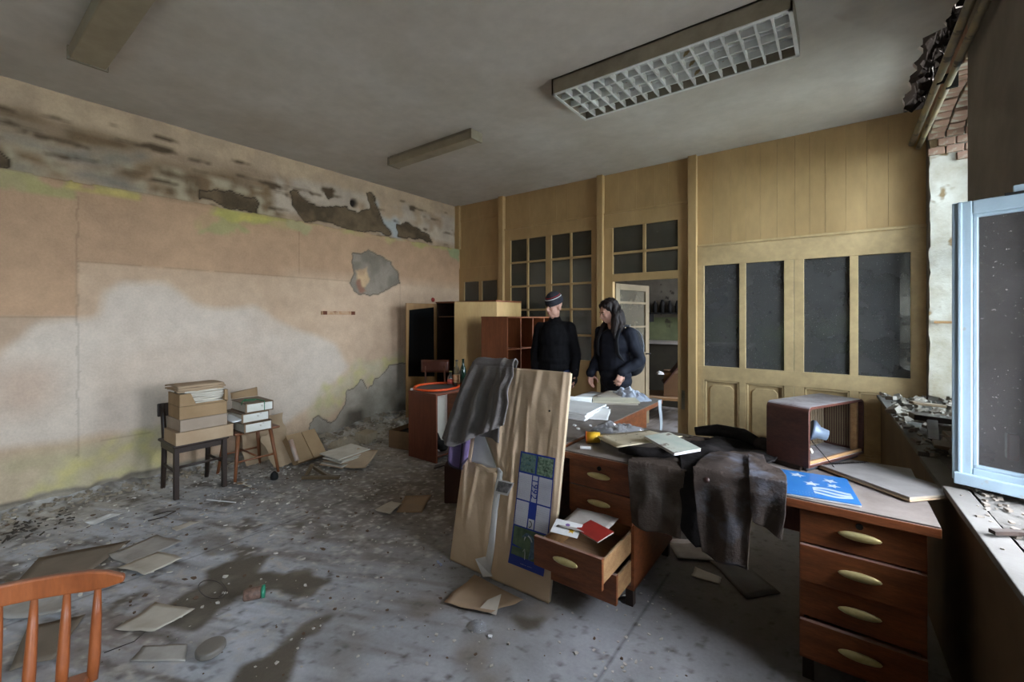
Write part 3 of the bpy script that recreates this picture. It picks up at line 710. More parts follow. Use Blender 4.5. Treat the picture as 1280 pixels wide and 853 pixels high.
# ---- writing desks
def handle_mb(L=.135):
    mb = MB(); mb.ell((0, 0, 0), (L / 2, .013, .017), nu=16, nv=8); return mb
def make_drawer(desk, x0, x1, z0, z1, yf, pull, depth=.5):
    """drawer front plus box, sliding toward -y"""
    h = z1 - z0
    mb = MB(); mb.box(x0, x1, yf, yf + .02, z0, z1); a, b = x0 + .012, x1 - .012; zt = z1 - .03
    mb.mi = 1
    mb.box(a, a + .012, yf + .02, yf + depth, z0 + .015, zt); mb.box(b - .012, b, yf + .02, yf + depth, z0 + .015, zt)
    mb.box(a + .012, b - .012, yf + depth - .012, yf + depth, z0 + .015, zt); mb.box(a, b, yf + .02, yf + depth, z0 + .008, z0 + .015)
    d = mb.build('drawer', [WOOD, RAWWOOD], desk, bevel=.0015); d.location = (0, -pull, 0)
    hd = handle_mb().build('handle', BRASS, d, smooth=True); hd.location = ((x0 + x1) / 2, yf - .010, z0 + h * .54)
    return d
TOPZ = .76
near = thing('writing_desk', 'brown double-pedestal desk under the draped coats and the empty radio case', 'desk', (-.48, 2.13, 0), math.radians(.5))
BX('desk_top', DESKTOP, near, -.765, .765, 0, .745, TOPZ - .006, TOPZ, .002)
BX('top_edge', WOOD, near, -.767, .767, -.003, .747, TOPZ - .042, TOPZ - .007, .003)
ZD = [.125, .275, .425, .575, .718]
for side, (x0, x1) in enumerate(((-.735, -.365), (.345, .735))):
    mb = MB()
    mb.box(x0, x0 + .018, .04, .70, .09, .718); mb.box(x1 - .018, x1, .04, .70, .09, .718); mb.box(x0, x1, .685, .70, .09, .718); mb.box(x0, x1, .04, .70, .09, .112)
    mb.build('pedestal', WOOD, near, bevel=.002)
    for xx in (x0 + .03, x1 - .03):
        for yy in (.07, .66): BX('foot', DARKWOOD, near, xx - .02, xx + .02, yy - .02, yy + .02, .0, .09)
    for k in range(4):
        pull = 0
        if side == 0: pull = {1: .36, 0: .20}.get(k, 0)
        if side == 1: pull = {2: .018, 0: .03}.get(k, 0)
        d = make_drawer(near, x0 + .004, x1 - .004, ZD[k] + .003, ZD[k + 1] - .003, .022, pull)
        if k == 3:
            kh = MB().tube([(0, -.003, 0), (0, .01, 0)], .012, 12).build('keyhole', BLACKISH, d); kh.location = ((x0 + x1) / 2, .020, ZD[k] + .115)
BX('modesty_panel', WOODRED, near, -.365, .345, .66, .675, .35, .718)

far = thing('writing_desk', 'long brown desk running back from the leaning board, papers along its top', 'desk', (-1.63, 2.13, 0))
BX('desk_top', DESKTOP, far, -.36, .345, 0, 1.84, TOPZ - .006, TOPZ, .002)
BX('top_edge', WOOD, far, -.362, .347, -.002, 1.842, TOPZ - .042, TOPZ - .007, .003)
BX('side_panel', WOOD, far, .26, .28, .08, 1.62, .12, .718); BX('side_panel', WOOD, far, -.30, -.28, .08, 1.62, .12, .718)
BX('end_panel', WOOD, far, -.28, .26, 1.60, 1.62, .05, .718); BX('end_panel', WOOD, far, -.28, .26, .08, .10, .05, .718)
for xx in (-.26, .24):
    for yy in (.14, 1.55): BX('leg', DARKWOOD, far, xx - .022, xx + .022, yy - .022, yy + .022, 0, .2)

# ---- sheets of paper and cards: four corners, slight curl
def sheet4(name, lab, cat, c, m, amp=.006, th=.0012, group=None, seed=0, nu=9, nv=8, z=None):
    c = [Vector((p[0], p[1], (fh(p[0], p[1]) + .004 if z is None else z) if len(p) < 3 else p[2])) for p in c]
    ctr = sum(c, Vector()) / 4; ctr.z = min(p.z for p in c)
    def f(u, v):
        p = (c[0] * (1 - u) + c[1] * u) * (1 - v) + (c[3] * (1 - u) + c[2] * u) * v
        p = p + Vector((n2(v * 3, seed, 3) * .02, n2(u * 3, seed, 5) * .02, amp * (n2(u * 2.2 + seed, v * 2.2, 7) + .5) + amp * 1.6 * max(0, abs(u - .5) * 2 - .6) ** 2 * (1 if (seed * 7) % 2 < 1 else .3)))
        return p
    o = MB().sheet(f, nu, nv).build(name, m, smooth=True, solid=th, loc=ctr, normals=False)
    return tag(o, lab, cat, group)

o = MB().tube([(sx(1.5) + .025, 1.52, .74), (sx(1.5) + .02, 1.50, .60), (sx(1.5) + .022, 1.47, .45), (sx(1.45) + .02, 1.40, .28), (sx(1.4) + .02, 1.33, .12)], .004, 6).build('loose_cable', BLACKISH, smooth=True)
tag(o, 'thin dark cable hanging down the panel below the window sill', 'cable')

# ---- leaning board wrapped in brown paper (local frame: x along, z up the board, y outward normal toward -y)
BT = math.atan(.2044)
board = thing('wrapped_board', 'tall board wrapped in torn brown kraft paper leaning against the long desk', 'board', (-1.925, 1.925, .002))
board.rotation_euler = (-BT, 0, math.radians(1.2))
KRAFT = mat('kraft_paper', (206, 182, 152), (199, 174, 144), scale=3, rough=.7, bump=.2, bscale=30, spec=.2)
BX('board_core', mat('board_edge', (206, 190, 160), (190, 172, 142), scale=6, rough=.7), board, .005, .705, .002, .026, 0, 1.205, .002)
TL = [(0, .286, .0), (.06, .272, .06), (.18, .280, .18), (.40, .273, .4), (.52, .278, .52), (.585, .285, .585), (.62, .268, .62), (.69, .218, .69), (.77, .16, .77), (1.21, .10, 1.21)]
TR = [(0, .312), (.15, .320), (.365, .312), (.50, .318), (.585, .318), (.62, .272), (.69, .226), (.77, .168), (1.21, .11)]
def li(tab, z):
    for p, q in zip(tab, tab[1:]):
        if p[0] <= z <= q[0]: return p[1] + (q[1] - p[1]) * (z - p[0]) / (q[0] - p[0])
    return tab[-1][1]
rw = random.Random(31)
RIDGE = [(rw.uniform(0, .72), rw.uniform(-.10, .10), rw.uniform(.006, .022), rw.uniform(.003, .010), rw.uniform(.1, .9), rw.uniform(.8, 1.4)) for k in range(22)]
def wrinkle(x, z, s=0):
    h = .0
    for x0, sl, wd_, am, za, zb in RIDGE:
        e = min(1, max(0, (z - za) / .25)) * min(1, max(0, (zb - z) / .2 + .2))
        if e > 0: h += am * e * math.exp(-((x - x0 - sl * (z - .8) - .015 * n1(z * 3 + x0 * 9, 2)) / wd_) ** 2)
    return .001 + min(.02, h) + .012 * abs(n2(x * 8 + z * 4, z * 5 - x * 3, 17)) + .006 * (n2(x * 14, z * 3, 5) + .5)
def kraft(name, xa, xb, za, zb, nu, nv):
    def f(u, v):
        z = za + (zb - za) * v; a = xa(z); b = xb(z); x = a + (b - a) * u
        e = min(1, min(u, 1 - u) * 7 + .25)
        return (x, -.001 - wrinkle(x, z) * e, z)
    return MB().sheet(f, nu, nv).build(name, KRAFT, board, smooth=True, solid=.0012, normals=False)
kraft('kraft_paper', lambda z: li(TR, z), lambda z: .708 + .003 * n1(z * 9, 3), 0, 1.209, 80, 90)
kraft('kraft_paper', lambda z: -.002 + .003 * n1(z * 8, 5), lambda z: li(TL, z) if z < .575 else (.285 - .22 * ((z - .575) / .06) ** .6 if z < .64 else .06), 0, .60, 44, 60)
kraft('kraft_paper', lambda z: -.002, lambda z: .068 + .03 * (z - .6), .595, 1.209, 8, 50)
def strip(u, v):
    z = .585 * v + .02; x = li(TL, z) - .004 + (li(TR, z) - li(TL, z) + .008) * u
    return (x, -.004 - .004 * math.sin(u * PI), z)
MB().sheet(strip, 5, 30).build('torn_paper_strip', WPAPER, board, smooth=True, solid=.0008, normals=False)
MB().add([(.205, -.018, .07), (.268, -.008, .10), (.335, -.006, .012), (.285, -.03, -.0)], [(0, 1, 2, 3)]).build('torn_paper_flap', WPAPER, board, solid=.0008, normals=False)
def under(u, v):
    z = .59 + .22 * v; x = .06 + (li(TL, z) - .012 - .06) * u
    return (x, -.0015 - .004 * abs(n2(x * 9, z * 6, 2)), z)
MB().sheet(under, 12, 12).build('bare_white_lining', WPAPER, board, smooth=True, solid=.0008, normals=False)
MB().add([(.168, -.003, .585), (.277, -.003, .60), (.275, -.022, .575), (.22, -.018, .565)], [(0, 1, 2, 3)]).build('torn_paper_flap', KRAFT, board, solid=.0008, normals=False)
MB().tube([(.60, -.012, .98), (.60, -.002, .98)], .006, 8).build('nail_hole', BLACKISH, board)

# ---- wall calendar pinned on the board
BM = Matrix.Translation(board.location) @ Euler((-BT, 0, math.radians(1.2))).to_matrix().to_4x4()
cal = thing('calendar', 'long blue-bordered 1992 calendar pinned on the kraft paper board', 'calendar', BM @ Vector((.442, -.014, .125)))
cal.rotation_euler = (-BT, math.radians(-.3), math.radians(1.2))
CBLUE = mat('calendar_blue', (34, 56, 140), (38, 62, 150), rough=.45)
CWH = mat('calendar_white', (206, 208, 216), (196, 198, 208), rough=.5)
PH1 = mat('photo_forest', (64, 92, 70), (150, 172, 146), scale=70, rough=.4, spots=((40, 60, 46), 60, .5), sw=.2)
PH2 = mat('photo_water', (70, 108, 112), (120, 142, 126), scale=60, rough=.4, spots=((44, 68, 58), 50, .5), sw=.2)
PH3 = mat('photo_dark_green', (66, 92, 70), (100, 120, 88), scale=20, rough=.4, spots=((46, 66, 52), 14, .5), sw=.25)
INK = mat('grey_print', (150, 152, 166), rough=.6)
CW, CH = .232, .605
def cz(x, z): return -.004 * math.sin(z / CH * 9) * (.4 + x) - .012 * max(0, (.12 - z) / .12) ** 2      # gentle bow of the hanging sheet
def cpan(name, x0, x1, z0, z1, m, lift=.0006):
    k = 10
    def f(u, v):
        x = x0 + (x1 - x0) * u; z = z0 + (z1 - z0) * v
        return (x, cz(x, z) - lift, z)
    return MB().sheet(f, 6, k).build(name, m, cal, solid=.0004, normals=False)
cpan('sheet', 0, CW, 0, CH, CBLUE, 0)
cpan('forest_photo', .008, .110, .497, .596, PH2); cpan('forest_photo', .122, .224, .497, .596, PH1)
for x0, x1, z0, z1 in ((.006, .094, .345, .487), (.142, .226, .345, .487), (.006, .090, .205, .337), (.142, .226, .205, .337)): cpan('month_panel', x0, x1, z0, z1, CWH)
cpan('year_panel', .101, .134, .345, .487, CWH); cpan('emblem_panel', .098, .135, .205, .255, CWH)
cpan('bird_photo', .010, .222, .040, .197, PH3)
def text_mesh(body, size, name, m, parent, loc, rot, extrude=.0002, align='CENTER', spacing=1.0):
    cu = bpy.data.curves.new(name, 'FONT'); cu.body = body; cu.size = size; cu.align_x = align; cu.align_y = 'CENTER'; cu.extrude = extrude; cu.resolution_u = 2; cu.space_line = spacing
    me = evaluate(bpy.data.objects.new('tmp', cu)); me.name = name
    me.materials.clear(); me.materials.append(m)
    o = bpy.data.objects.new(name, me); COL.objects.link(o); o.parent = parent; o.location = loc; o.rotation_euler = rot
    return o
text_mesh('1992', .056, 'year_lettering', CBLUE, cal, (.1175, cz(.1, .415) - .002, .417), (PI / 2, PI / 2, 0))
mons = '\n'.join(' '.join('%2d' % ((r * 7 + c_) % 30 + 1) for c_ in range(7)) for r in range(5))
mt = None
for x, z in ((.028, .45), (.072, .45), (.028, .385), (.072, .385), (.163, .45), (.205, .45), (.163, .385), (.205, .385), (.027, .305), (.069, .305), (.027, .24), (.069, .24), (.163, .305), (.205, .305), (.163, .24), (.205, .24)):
    if mt is None: mt = text_mesh(mons, .0052, 'month_numbers', INK, cal, (x, cz(x, z) - .0028, z), (PI / 2, 0, 0), spacing=2.0)
    else: share(mt, 'month_numbers', cal, loc=(x, cz(x, z) - .0028, z), rot=(PI / 2, 0, 0))
mb = MB(); mb.tube([(.110 + .012 * math.sin(q), cz(.11, .23) - .0025, .228 + .016 * math.cos(q)) for q in np.linspace(-.4, 3.6, 10)], .002, 5); mb.build('hook_emblem', BLACKISH, cal)
BIRD = mat('bird_blue_grey', (96, 124, 140), (60, 84, 104), scale=60, rough=.5)
def ribbon(pts, wd, name, m, lift=.0018):
    vs = []; k = len(pts)
    for i, (x, z) in enumerate(pts):
        p, q = pts[max(i - 1, 0)], pts[min(i + 1, k - 1)]; dx, dz = q[0] - p[0], q[1] - p[1]; L = math.hypot(dx, dz) or 1
        for s_ in (-1, 1): vs.append((x - s_ * dz / L * wd[i], cz(x, z) - lift, z + s_ * dx / L * wd[i]))
    return MB().add(vs, [(2 * i, 2 * i + 1, 2 * i + 3, 2 * i + 2) for i in range(k - 1)]).build(name, m, cal, solid=.0004, normals=False)
ribbon([(.070, .150), (.084, .162), (.096, .170), (.112, .170), (.128, .162), (.142, .146), (.152, .122), (.152, .096), (.142, .07), (.128, .05)], [.002, .006, .009, .009, .011, .016, .022, .022, .016, .004], 'bird_picture', BIRD)
ribbon([(.092, .158), (.088, .148), (.086, .136)], [.004, .003, .001], 'bird_picture', mat('bird_pale', (190, 196, 196), rough=.5), .0026)
ribbon([(.108, .168), (.124, .160), (.138, .142)], [.004, .004, .002], 'bird_picture', MATS['bird_pale'], .0026)
ribbon([(.103, .044), (.100, .075), (.094, .095), (.086, .08)], [.0015] * 4, 'bird_picture', MATS['bird_pale'])
text_mesh('.................  ............', .011, 'bottom_lettering', CWH, cal, (.118, cz(.1, .02) - .0035, .022), (PI / 2, 0, 0))

cl = thing('photo_clipping', 'small grey photograph clipping stuck beside the calendar on the board', 'photo', BM @ Vector((.355, -.016, .505)))
cl.rotation_euler = (-BT, math.radians(2), math.radians(1.2))
MB().add([(-.060, 0, .036), (.066, -.006, .044), (.034, -.008, -.036), (-.068, -.002, -.046)], [(0, 1, 2, 3)]).build('print_sheet', WPAPER, cl, solid=.0006, normals=False)
MB().add([(-.050, -.0012, .028), (.054, -.007, .035), (.027, -.009, -.024), (-.058, -.0032, -.032)], [(0, 1, 2, 3)]).build('picture', mat('grey_photo', (70, 70, 72), (150, 150, 152), scale=40, rough=.5), cl, solid=.0005, normals=False)

# ---- cloth: a coat laid on a surface and hanging over its edge
def coat_mat(name, c, c2, blue, sc=5):
    return mat(name, c, c2, scale=sc, rough=.95, bump=.5, bscale=70, spots=(blue, 5, .5), sw=.28, spec=.1)
def drape(name, mat_, xl, xr, top, hang, y0, z0, seed, parent=None, lump=.035, fold=.03, nf=14, nu=70, nv=80, th=.006, lab=None, cat=None, group=None, loc=None, under=0.0):
    """xl/xr: side outlines as functions of s (s>0 on the desk, s<0 hanging); top/hang: extents as functions of u"""
    def f(u, v):
        s = -hang(u) + (top(u) + hang(u)) * v
        x = xl(s) + (xr(s) - xl(s)) * u
        if s >= 0:
            h = .012 + under + lump * max(0, n2(x * 9, s * 9, seed) + .32) * min(1, s / .06)
            return (x, y0 + s, z0 + h)
        d = -s; a = fold * min(1, d / .22)
        w = math.sin(x * nf * 6.3 + 6 * n2(x * 3, d * 2, seed)) * .5 + .5
        yy = y0 - .012 - under * .6 - .02 * min(1, d / .05) - a * (w + 1.4 * (n2(x * 11, d * 3, seed + 2) + .3))
        return (x + .012 * n2(x * 5, d * 6, seed + 5), yy, z0 + .012 + under - d + .012 * max(0, 1 - d / .03))
    return MB().sheet(f, nu, nv).build(name, mat_, parent, smooth=True, solid=th, normals=False, loc=loc)
def lin(*pts):
    def g(s):
        if s <= pts[0][0]: return pts[0][1]
        for p, q in zip(pts, pts[1:]):
            if s <= q[0]: return p[1] + (q[1] - p[1]) * (s - p[0]) / (q[0] - p[0])
        return pts[-1][1]
    return g
COATA = coat_mat('grey_brown_wool', (78, 68, 60), (62, 54, 48), (112, 106, 100))
COATB = coat_mat('faded_blue_brown_cloth', (78, 68, 61), (60, 53, 49), (112, 120, 134), 6)
COATK = coat_mat('black_wool', (38, 35, 34), (28, 26, 26), (56, 52, 50))
EY = 2.125
ck = thing('black_coat', 'crumpled black coat bunched on the desk between the two draped coats', 'coat', (-.45, 2.5, TOPZ))
drape('coat_panel', COATK, lin((-.4, -.57), (-.2, -.585), (0, -.60), (.3, -.70), (.6, -.66)), lin((-.4, -.47), (-.1, -.46), (0, -.44), (.15, -.30), (.6, -.22)), lin((0, .58), (.5, .66), (1, .55)), lin((0, .24), (.5, .31), (1, .30)), EY, TOPZ, 4, lump=.06, nf=5, loc=None).parent = ck
for o in ck.children: o.location = -Vector(ck.location)
mb = MB(); mb.tube([(.10, .24, .05), (.17, .19, .045), (.235, .13, .035), (.27, .06, .028)], [.05, .055, .045, .02], 12, flat=.65)
mb.tube([(-.25, .28, .05), (-.14, .33, .062), (.0, .31, .062), (.11, .23, .045)], [.035, .052, .05, .03], 12, flat=.7)
o = mb.build('sleeve', COATK, ck, smooth=True)
ca_ = thing('grey_coat', 'grey-brown wool coat hanging over the desk front beside the open drawer', 'coat', (-.72, 2.15, TOPZ))
o = drape('coat_panel', COATA, lin((-.4, -.80), (-.2, -.832), (0, -.856), (.08, -.855), (.25, -.83), (.65, -.80)), lin((-.4, -.585), (-.2, -.575), (0, -.575), (.2, -.62), (.65, -.62)), lin((0, .20), (.3, .34), (.6, .62), (1, .64)), lin((0, .285), (.3, .30), (1, .285)), EY, TOPZ, 7, fold=.026, nf=5, under=.004); o.parent = ca_; o.location = -Vector(ca_.location)
mb = MB(); mb.tube([(-.23, .09, .022), (-.17, .06, .038), (-.09, .05, .044), (0, .09, .045), (.06, .16, .04)], [.016, .032, .038, .04, .03], 12, flat=.7); mb.build('collar', COATK, ca_, smooth=True)
cb_ = thing('blue_brown_jacket', 'faded blue-brown work jacket hanging over the desk edge with one sleeve out', 'jacket', (-.40, 2.15, TOPZ))
o = drape('jacket_panel', COATB, lin((-.42, -.475), (-.25, -.50), (0, -.535), (.12, -.53), (.35, -.50)), lin((-.42, -.31), (-.2, -.30), (0, -.275), (.2, -.27), (.4, -.31)), lin((0, .22), (.3, .36), (1, .36)), lin((0, .345), (.3, .375), (.7, .36), (1, .37)), EY - .018, TOPZ + .03, 12, fold=.03, nf=7, under=.008); o.parent = cb_; o.location = -Vector(cb_.location)
o = drape('sleeve', COATB, lin((-.2, -.285), (0, -.31), (.3, -.36)), lin((-.2, -.185), (-.1, -.175), (0, -.172), (.1, -.185), (.3, -.28)), lin((0, .30), (1, .16)), lin((0, .165), (1, .205)), EY - .030, TOPZ + .035, 15, fold=.022, nf=9, nu=36, under=.014); o.parent = cb_; o.location = -Vector(cb_.location)
for x, y, z in ((-.475, 2.085, .775), (-.40, 2.078, .765)):
    b = MB().lathe([(.001, 0), (.013, 0), (.013, .004), (.001, .005)], 12).build('button', mat('dark_button', (58, 38, 34), rough=.4), cb_, smooth=True); b.location = Vector((x, y - .012, z)) - Vector(cb_.location); b.rotation_euler = (PI / 2 - .4, 0, 0)

# ---- small things on the near desk
sheet4('folded_newspaper', 'yellowed folded newspaper lying across the dark coat collar on the desk', 'newspaper', [(-1.14, 2.34, .80), (-.92, 2.14, .81), (-.70, 2.50, .83), (-.93, 2.62, .80)], mat('yellowed_newsprint', (206, 196, 168), (186, 174, 146), scale=9, rough=.85, spots=((120, 112, 96), 30, .64)), .012, .004, seed=2)
bk = thing('notebook', 'pale green-covered notebook with white page edges on the grey coat', 'notebook', (-.70, 2.31, .838), math.radians(-42))
bk.rotation_euler = (math.radians(4), math.radians(3), math.radians(-38))
BX('page_block', WPAPER, bk, -.13, .13, -.075, .075, 0, .013, .001); BX('cover', mat('pale_green_cover', (166, 180, 168), (196, 198, 184), scale=8, rough=.7, spots=((120, 112, 98), 9, .62)), bk, -.132, .132, -.077, .077, .0135, .0155, .0005)
t = thing('plastic_cup', 'yellow paper-thin plastic cup lying on its side on the desk', 'cup', (-1.16, 2.335, TOPZ + .034))
t.rotation_euler = (PI / 2 + .08, 0, math.radians(-70))
MB().lathe([(.030, -.04), (.0335, .036), (.0325, .036), (.029, -.037)], 20).build('cup_body', mat('yellow_plastic', (226, 182, 50), (212, 166, 44), rough=.4), t, smooth=True)
MB().tube([(.0345 * math.cos(q), .0345 * math.sin(q), .037) for q in np.linspace(0, 2 * PI, 25)], .0022, 6).build('cup_rim', mat('orange_rim', (196, 92, 44), rough=.5), t, smooth=True)
o = MB().tube([(-.03, 0, 0), (.03, 0, 0)], .009, 10).build('chalk_stick', WPAPER, smooth=True, bevel=.002); o.location = (-1.14, 2.20, TOPZ + .009); o.rotation_euler = (0, 0, .45)
tag(o, 'short white stick of chalk at the left front of the desk', 'chalk')
FILM = bpy.data.materials.new('clear_film'); FILM.use_nodes = True
nt = FILM.node_tree; nt.nodes.remove(nt.nodes['Principled BSDF'])
tr = nn(nt, 'ShaderNodeBsdfTransparent'); tr.inputs[0].default_value = (.93, .94, .95, 1); go = nn(nt, 'ShaderNodeBsdfGlossy'); go.inputs['Roughness'].default_value = .12
df = nn(nt, 'ShaderNodeBsdfDiffuse'); df.inputs[0].default_value = (.7, .72, .74, 1)
m1 = nn(nt, 'ShaderNodeMixShader'); m1.inputs[0].default_value = .3; nt.links.new(tr.outputs[0], m1.inputs[1]); nt.links.new(df.outputs[0], m1.inputs[2])
fr = nn(nt, 'ShaderNodeFresnel'); fr.inputs[0].default_value = 1.7; m2 = nn(nt, 'ShaderNodeMixShader')
nt.links.new(fr.outputs[0], m2.inputs[0]); nt.links.new(m1.outputs[0], m2.inputs[1]); nt.links.new(go.outputs[0], m2.inputs[2]); nt.links.new(m2.outputs[0], nt.nodes['Material Output'].inputs[0])
def crumple(name, lab, cat, loc, rx, ry, hz, m, seed, n=46, rz=0, th=0):
    def f(u, v):
        x = (u * 2 - 1); y = (v * 2 - 1); r = min(1, math.hypot(x, y)); e = 1 + .25 * n2(math.atan2(y, x) * 1.3, seed, 2)
        h = hz * (1 - r ** 2.2) * (.45 + 1.3 * abs(n2(x * 3 + seed, y * 3, seed))) + .35 * hz * abs(n2(x * 8, y * 8, seed + 4)) * (1 - r * .7)
        return (x * rx * e * (1 - .28 * abs(y)), y * ry * e * (1 - .28 * abs(x)), h + .001)
    o = MB().sheet(f, n, n).build(name, m, normals=False, solid=th); o.location = loc; o.rotation_euler = (0, 0, rz)
    return tag(o, lab, cat)
crumple('plastic_bag', 'crumpled clear plastic bag behind the yellow cup on the desk', 'bag', (-1.09, 2.56, TOPZ + .002), .23, .13, .10, FILM, 3, rz=.3)

# ---- radio case on the desk
rad = thing('radio_case', 'gutted radio case with dusty rounded top, its open back toward the window', 'radio', (-.118, 2.485, TOPZ), math.radians(64))
RW, RD, RH, ZB = .50, .205, .288, .026         # local: x along the open side, y into the case
SHELL = mat('radio_veneer', (86, 52, 42), (68, 42, 36), scale=4, stretch=(2, 2, 6), rough=.4, dust=1.0, dcol=(182, 184, 188), grain=.15)
def rr_prof(w0, w1, z0, z1, r, n=6):
    p = [(w0, z0), (w1, z0)]
    for k in range(n + 1):
        q = PI / 2 * k / n; p.append((w1 - r + r * math.cos(q), z1 - r + r * math.sin(q)))
    for k in range(n + 1):
        q = PI / 2 + PI / 2 * k / n; p.append((w0 + r + r * math.cos(q), z1 - r + r * math.sin(q)))
    return p
def shell(x0, x1, r, t, z0, z1, y0, y1):
    outer = rr_prof(x0, x1, z0, z1, r); inner = rr_prof(x0 + t, x1 - t, z0 + t, z1 - t, max(.004, r - t)); n = len(outer)
    mb = MB(); vs = [(p[0], y0, p[1]) for p in outer] + [(p[0], y0, p[1]) for p in inner] + [(p[0], y1, p[1]) for p in outer] + [(p[0], y1, p[1]) for p in inner]
    fs = []
    for i in range(n):
        j = (i + 1) % n
        fs += [(i, j, n + j, n + i), (2 * n + i, 3 * n + i, 3 * n + j, 2 * n + j), (i, 2 * n + i, 2 * n + j, j), (n + i, n + j, 3 * n + j, 3 * n + i)]
    return mb.add(vs, fs)
shell(0, RW, .03, .013, ZB, ZB + RH, 0, RD).build('case_shell', SHELL, rad, bevel=.002)
BX('front_baffle', mat('speaker_cloth', (120, 108, 88), (98, 88, 70), scale=9, rough=.9), rad, .013, RW - .013, RD - .02, RD - .012, ZB + .012, ZB + RH - .013)
sl0 = None
for k in range(17):
    x = .12 + k * .021
    if sl0 is None: sl0 = BX('grille_slat', mat('grille_slat_wood', (136, 120, 96), (116, 102, 80), rough=.7), rad, -.005, .005, -.008, 0, -.12, .12, .001); sl0.location = (x, RD - .02, ZB + RH / 2)
    else: share(sl0, 'grille_slat', rad, loc=(x, RD - .02, ZB + RH / 2))
for k in range(11): share(sl0, 'grille_slat', rad, loc=(RW - .014, .060 + k * .0115, ZB + RH / 2), rot=(0, 0, PI / 2), scale=(.6, .6, 1))
BX('inner_post', RAWWOOD, rad, RW - .032, RW - .014, .02, .05, ZB + .013, ZB + RH - .014); BX('bottom_batten', RAWWOOD, rad, .014, RW - .014, .004, .018, ZB + .013, ZB + .028)
MB().tube([(.03, .03, -.001 + ZB / 2), (RW - .02, .03, ZB / 2)], .012, 10).build('base_roll', mat('dark_base_bar', (52, 56, 62), rough=.4), rad, smooth=True)
BX('base_plinth', DARKWOOD, rad, .01, RW - .01, .045, RD - .01, 0, ZB)
MB().lathe([(.002, 0), (.05, .0), (.052, .012), (.03, .04), (.026, .075), (.002, .075)], 18, Matrix.Translation((.11, .055, ZB + .16)) @ Euler((0, PI / 2 + .3, -.9)).to_matrix().to_4x4()).build('loudspeaker', mat('blue_grey_metal', (104, 118, 132), (84, 96, 110), rough=.45, metal=.2), rad, smooth=True)
MB().obox((.07, .05, ZB + .07), (.05, .05, .012), (.2, .6, .3)).build('loose_tag', PAPER, rad)
MB().tube([(.10, .07, ZB + .14), (.12, .03, ZB + .08), (.14, -.015, ZB + .02), (.14, -.055, .006), (.16, -.08, .006)], .0022, 5).build('wire', BLACKISH, rad, smooth=True)

# ---- magazine with stars and notebook beside it
mg = thing('magazine', 'blue magazine with white stars and a waving flag beside the radio case', 'magazine', (-.08, 2.31, TOPZ + .002), math.radians(8))
MAGB = mat('magazine_blue', (40, 98, 158), (52, 112, 170), scale=8, rough=.35); MAGW = mat('magazine_white', (176, 186, 194), (150, 168, 184), scale=12, rough=.4)
BX('page_block', WPAPER, mg, -.125, .125, -.16, .16, 0, .007, .001)
BX('cover', MAGB, mg, -.127, .127, -.162, .162, .0072, .0088, .0005)
def star(c, r, rot=0):
    return [(c[0] + (r if k % 2 == 0 else r * .42) * math.sin(rot + PI * k / 5), c[1] + (r if k % 2 == 0 else r * .42) * math.cos(rot + PI * k / 5)) for k in range(10)]
for c, r, a in (((-.065, .105), .034, .2), ((.055, .085), .030, .6), ((-.02, .01), .032, .1), ((.06, .02), .026, .4)): MB().prism(star(c, r, a), .0088, .0093).build('printed_star', MAGW, mg)
for k in range(3):
    def f(u, v, k=k):
        x = -.02 + .13 * u; return (x, -.055 - k * .03 + .02 * v + .012 * math.sin(u * 5 + k), .0093)
    MB().sheet(f, 12, 2).build('printed_flag_stripe', MAGW, mg, solid=.0003)
text_mesh('. . . . . . . . .\n. . . . . . .', .022, 'cover_lettering', MAGW, mg, (-.05, -.12, .0093), (0, 0, 0))
nb = thing('ring_notebook', 'open spiral-bound sketch pad with dusty grey pages at the desk corner', 'notebook', (.165, 2.575, TOPZ + .002), math.radians(-52))
nb.rotation_euler = (math.radians(-2), 0, math.radians(-40))
BX('back_board', CARDP, nb, -.20, .20, -.15, .15, 0, .006, .001); BX('page_block', mat('aged_page_edge', (150, 138, 120), (132, 120, 102), scale=9, rough=.9), nb, -.195, .197, -.147, .147, .0065, .016, .001)
BX('top_page', mat('grey_dusty_page', (124, 121, 117), (106, 103, 99), scale=9, rough=.9), nb, -.195, .197, -.147, .147, .0162, .0175, .0005)
mb = MB()
for k in range(24):
    y = -.135 + k * .0117; mb.tube([(-.182, y, .019), (-.190, y, .024), (-.203, y, .014), (-.203, y, .002)], .0016, 4)
mb.build('wire_binding', BLACKISH, nb)

# ---- in the open drawer
sheet4('grey_sheet', 'grey sheet of paper at the back of the open drawer', 'paper', [(-1.12, 1.86, .465), (-.90, 1.88, .465), (-.90, 2.12, .465), (-1.13, 2.10, .465)], FPAPER, .006, seed=3)
t = thing('children_card', 'white card with a yellow and purple drawing in the open drawer', 'card', (-1.075, 1.875, .462), .2)
t.rotation_euler = (math.radians(20), 0, .15)
BX('card_sheet', WPAPER, t, -.07, .07, -.045, .045, 0, .002, .0005); MB().prism(star((.03, -.01), .02), .002, .0026).build('yellow_mark', MATS['yellow_plastic'], t)
MB().prism([(.0 + .012 * math.cos(q), .02 + .009 * math.sin(q)) for q in np.linspace(0, 6, 10)], .002, .0026).build('purple_mark', mat('purple_ink', (120, 90, 150), rough=.6), t)
t = thing('red_booklet', 'dull red booklet beside the white card in the open drawer', 'booklet', (-.945, 1.915, .467), -.35)
t.rotation_euler = (math.radians(8), 0, -.3)
BX('cover', mat('dull_red_cover', (146, 40, 32), (122, 34, 28), rough=.55), t, -.075, .075, -.055, .055, .006, .009, .0005); BX('page_block', PAPER, t, -.073, .073, -.053, .053, 0, .006, .0005)

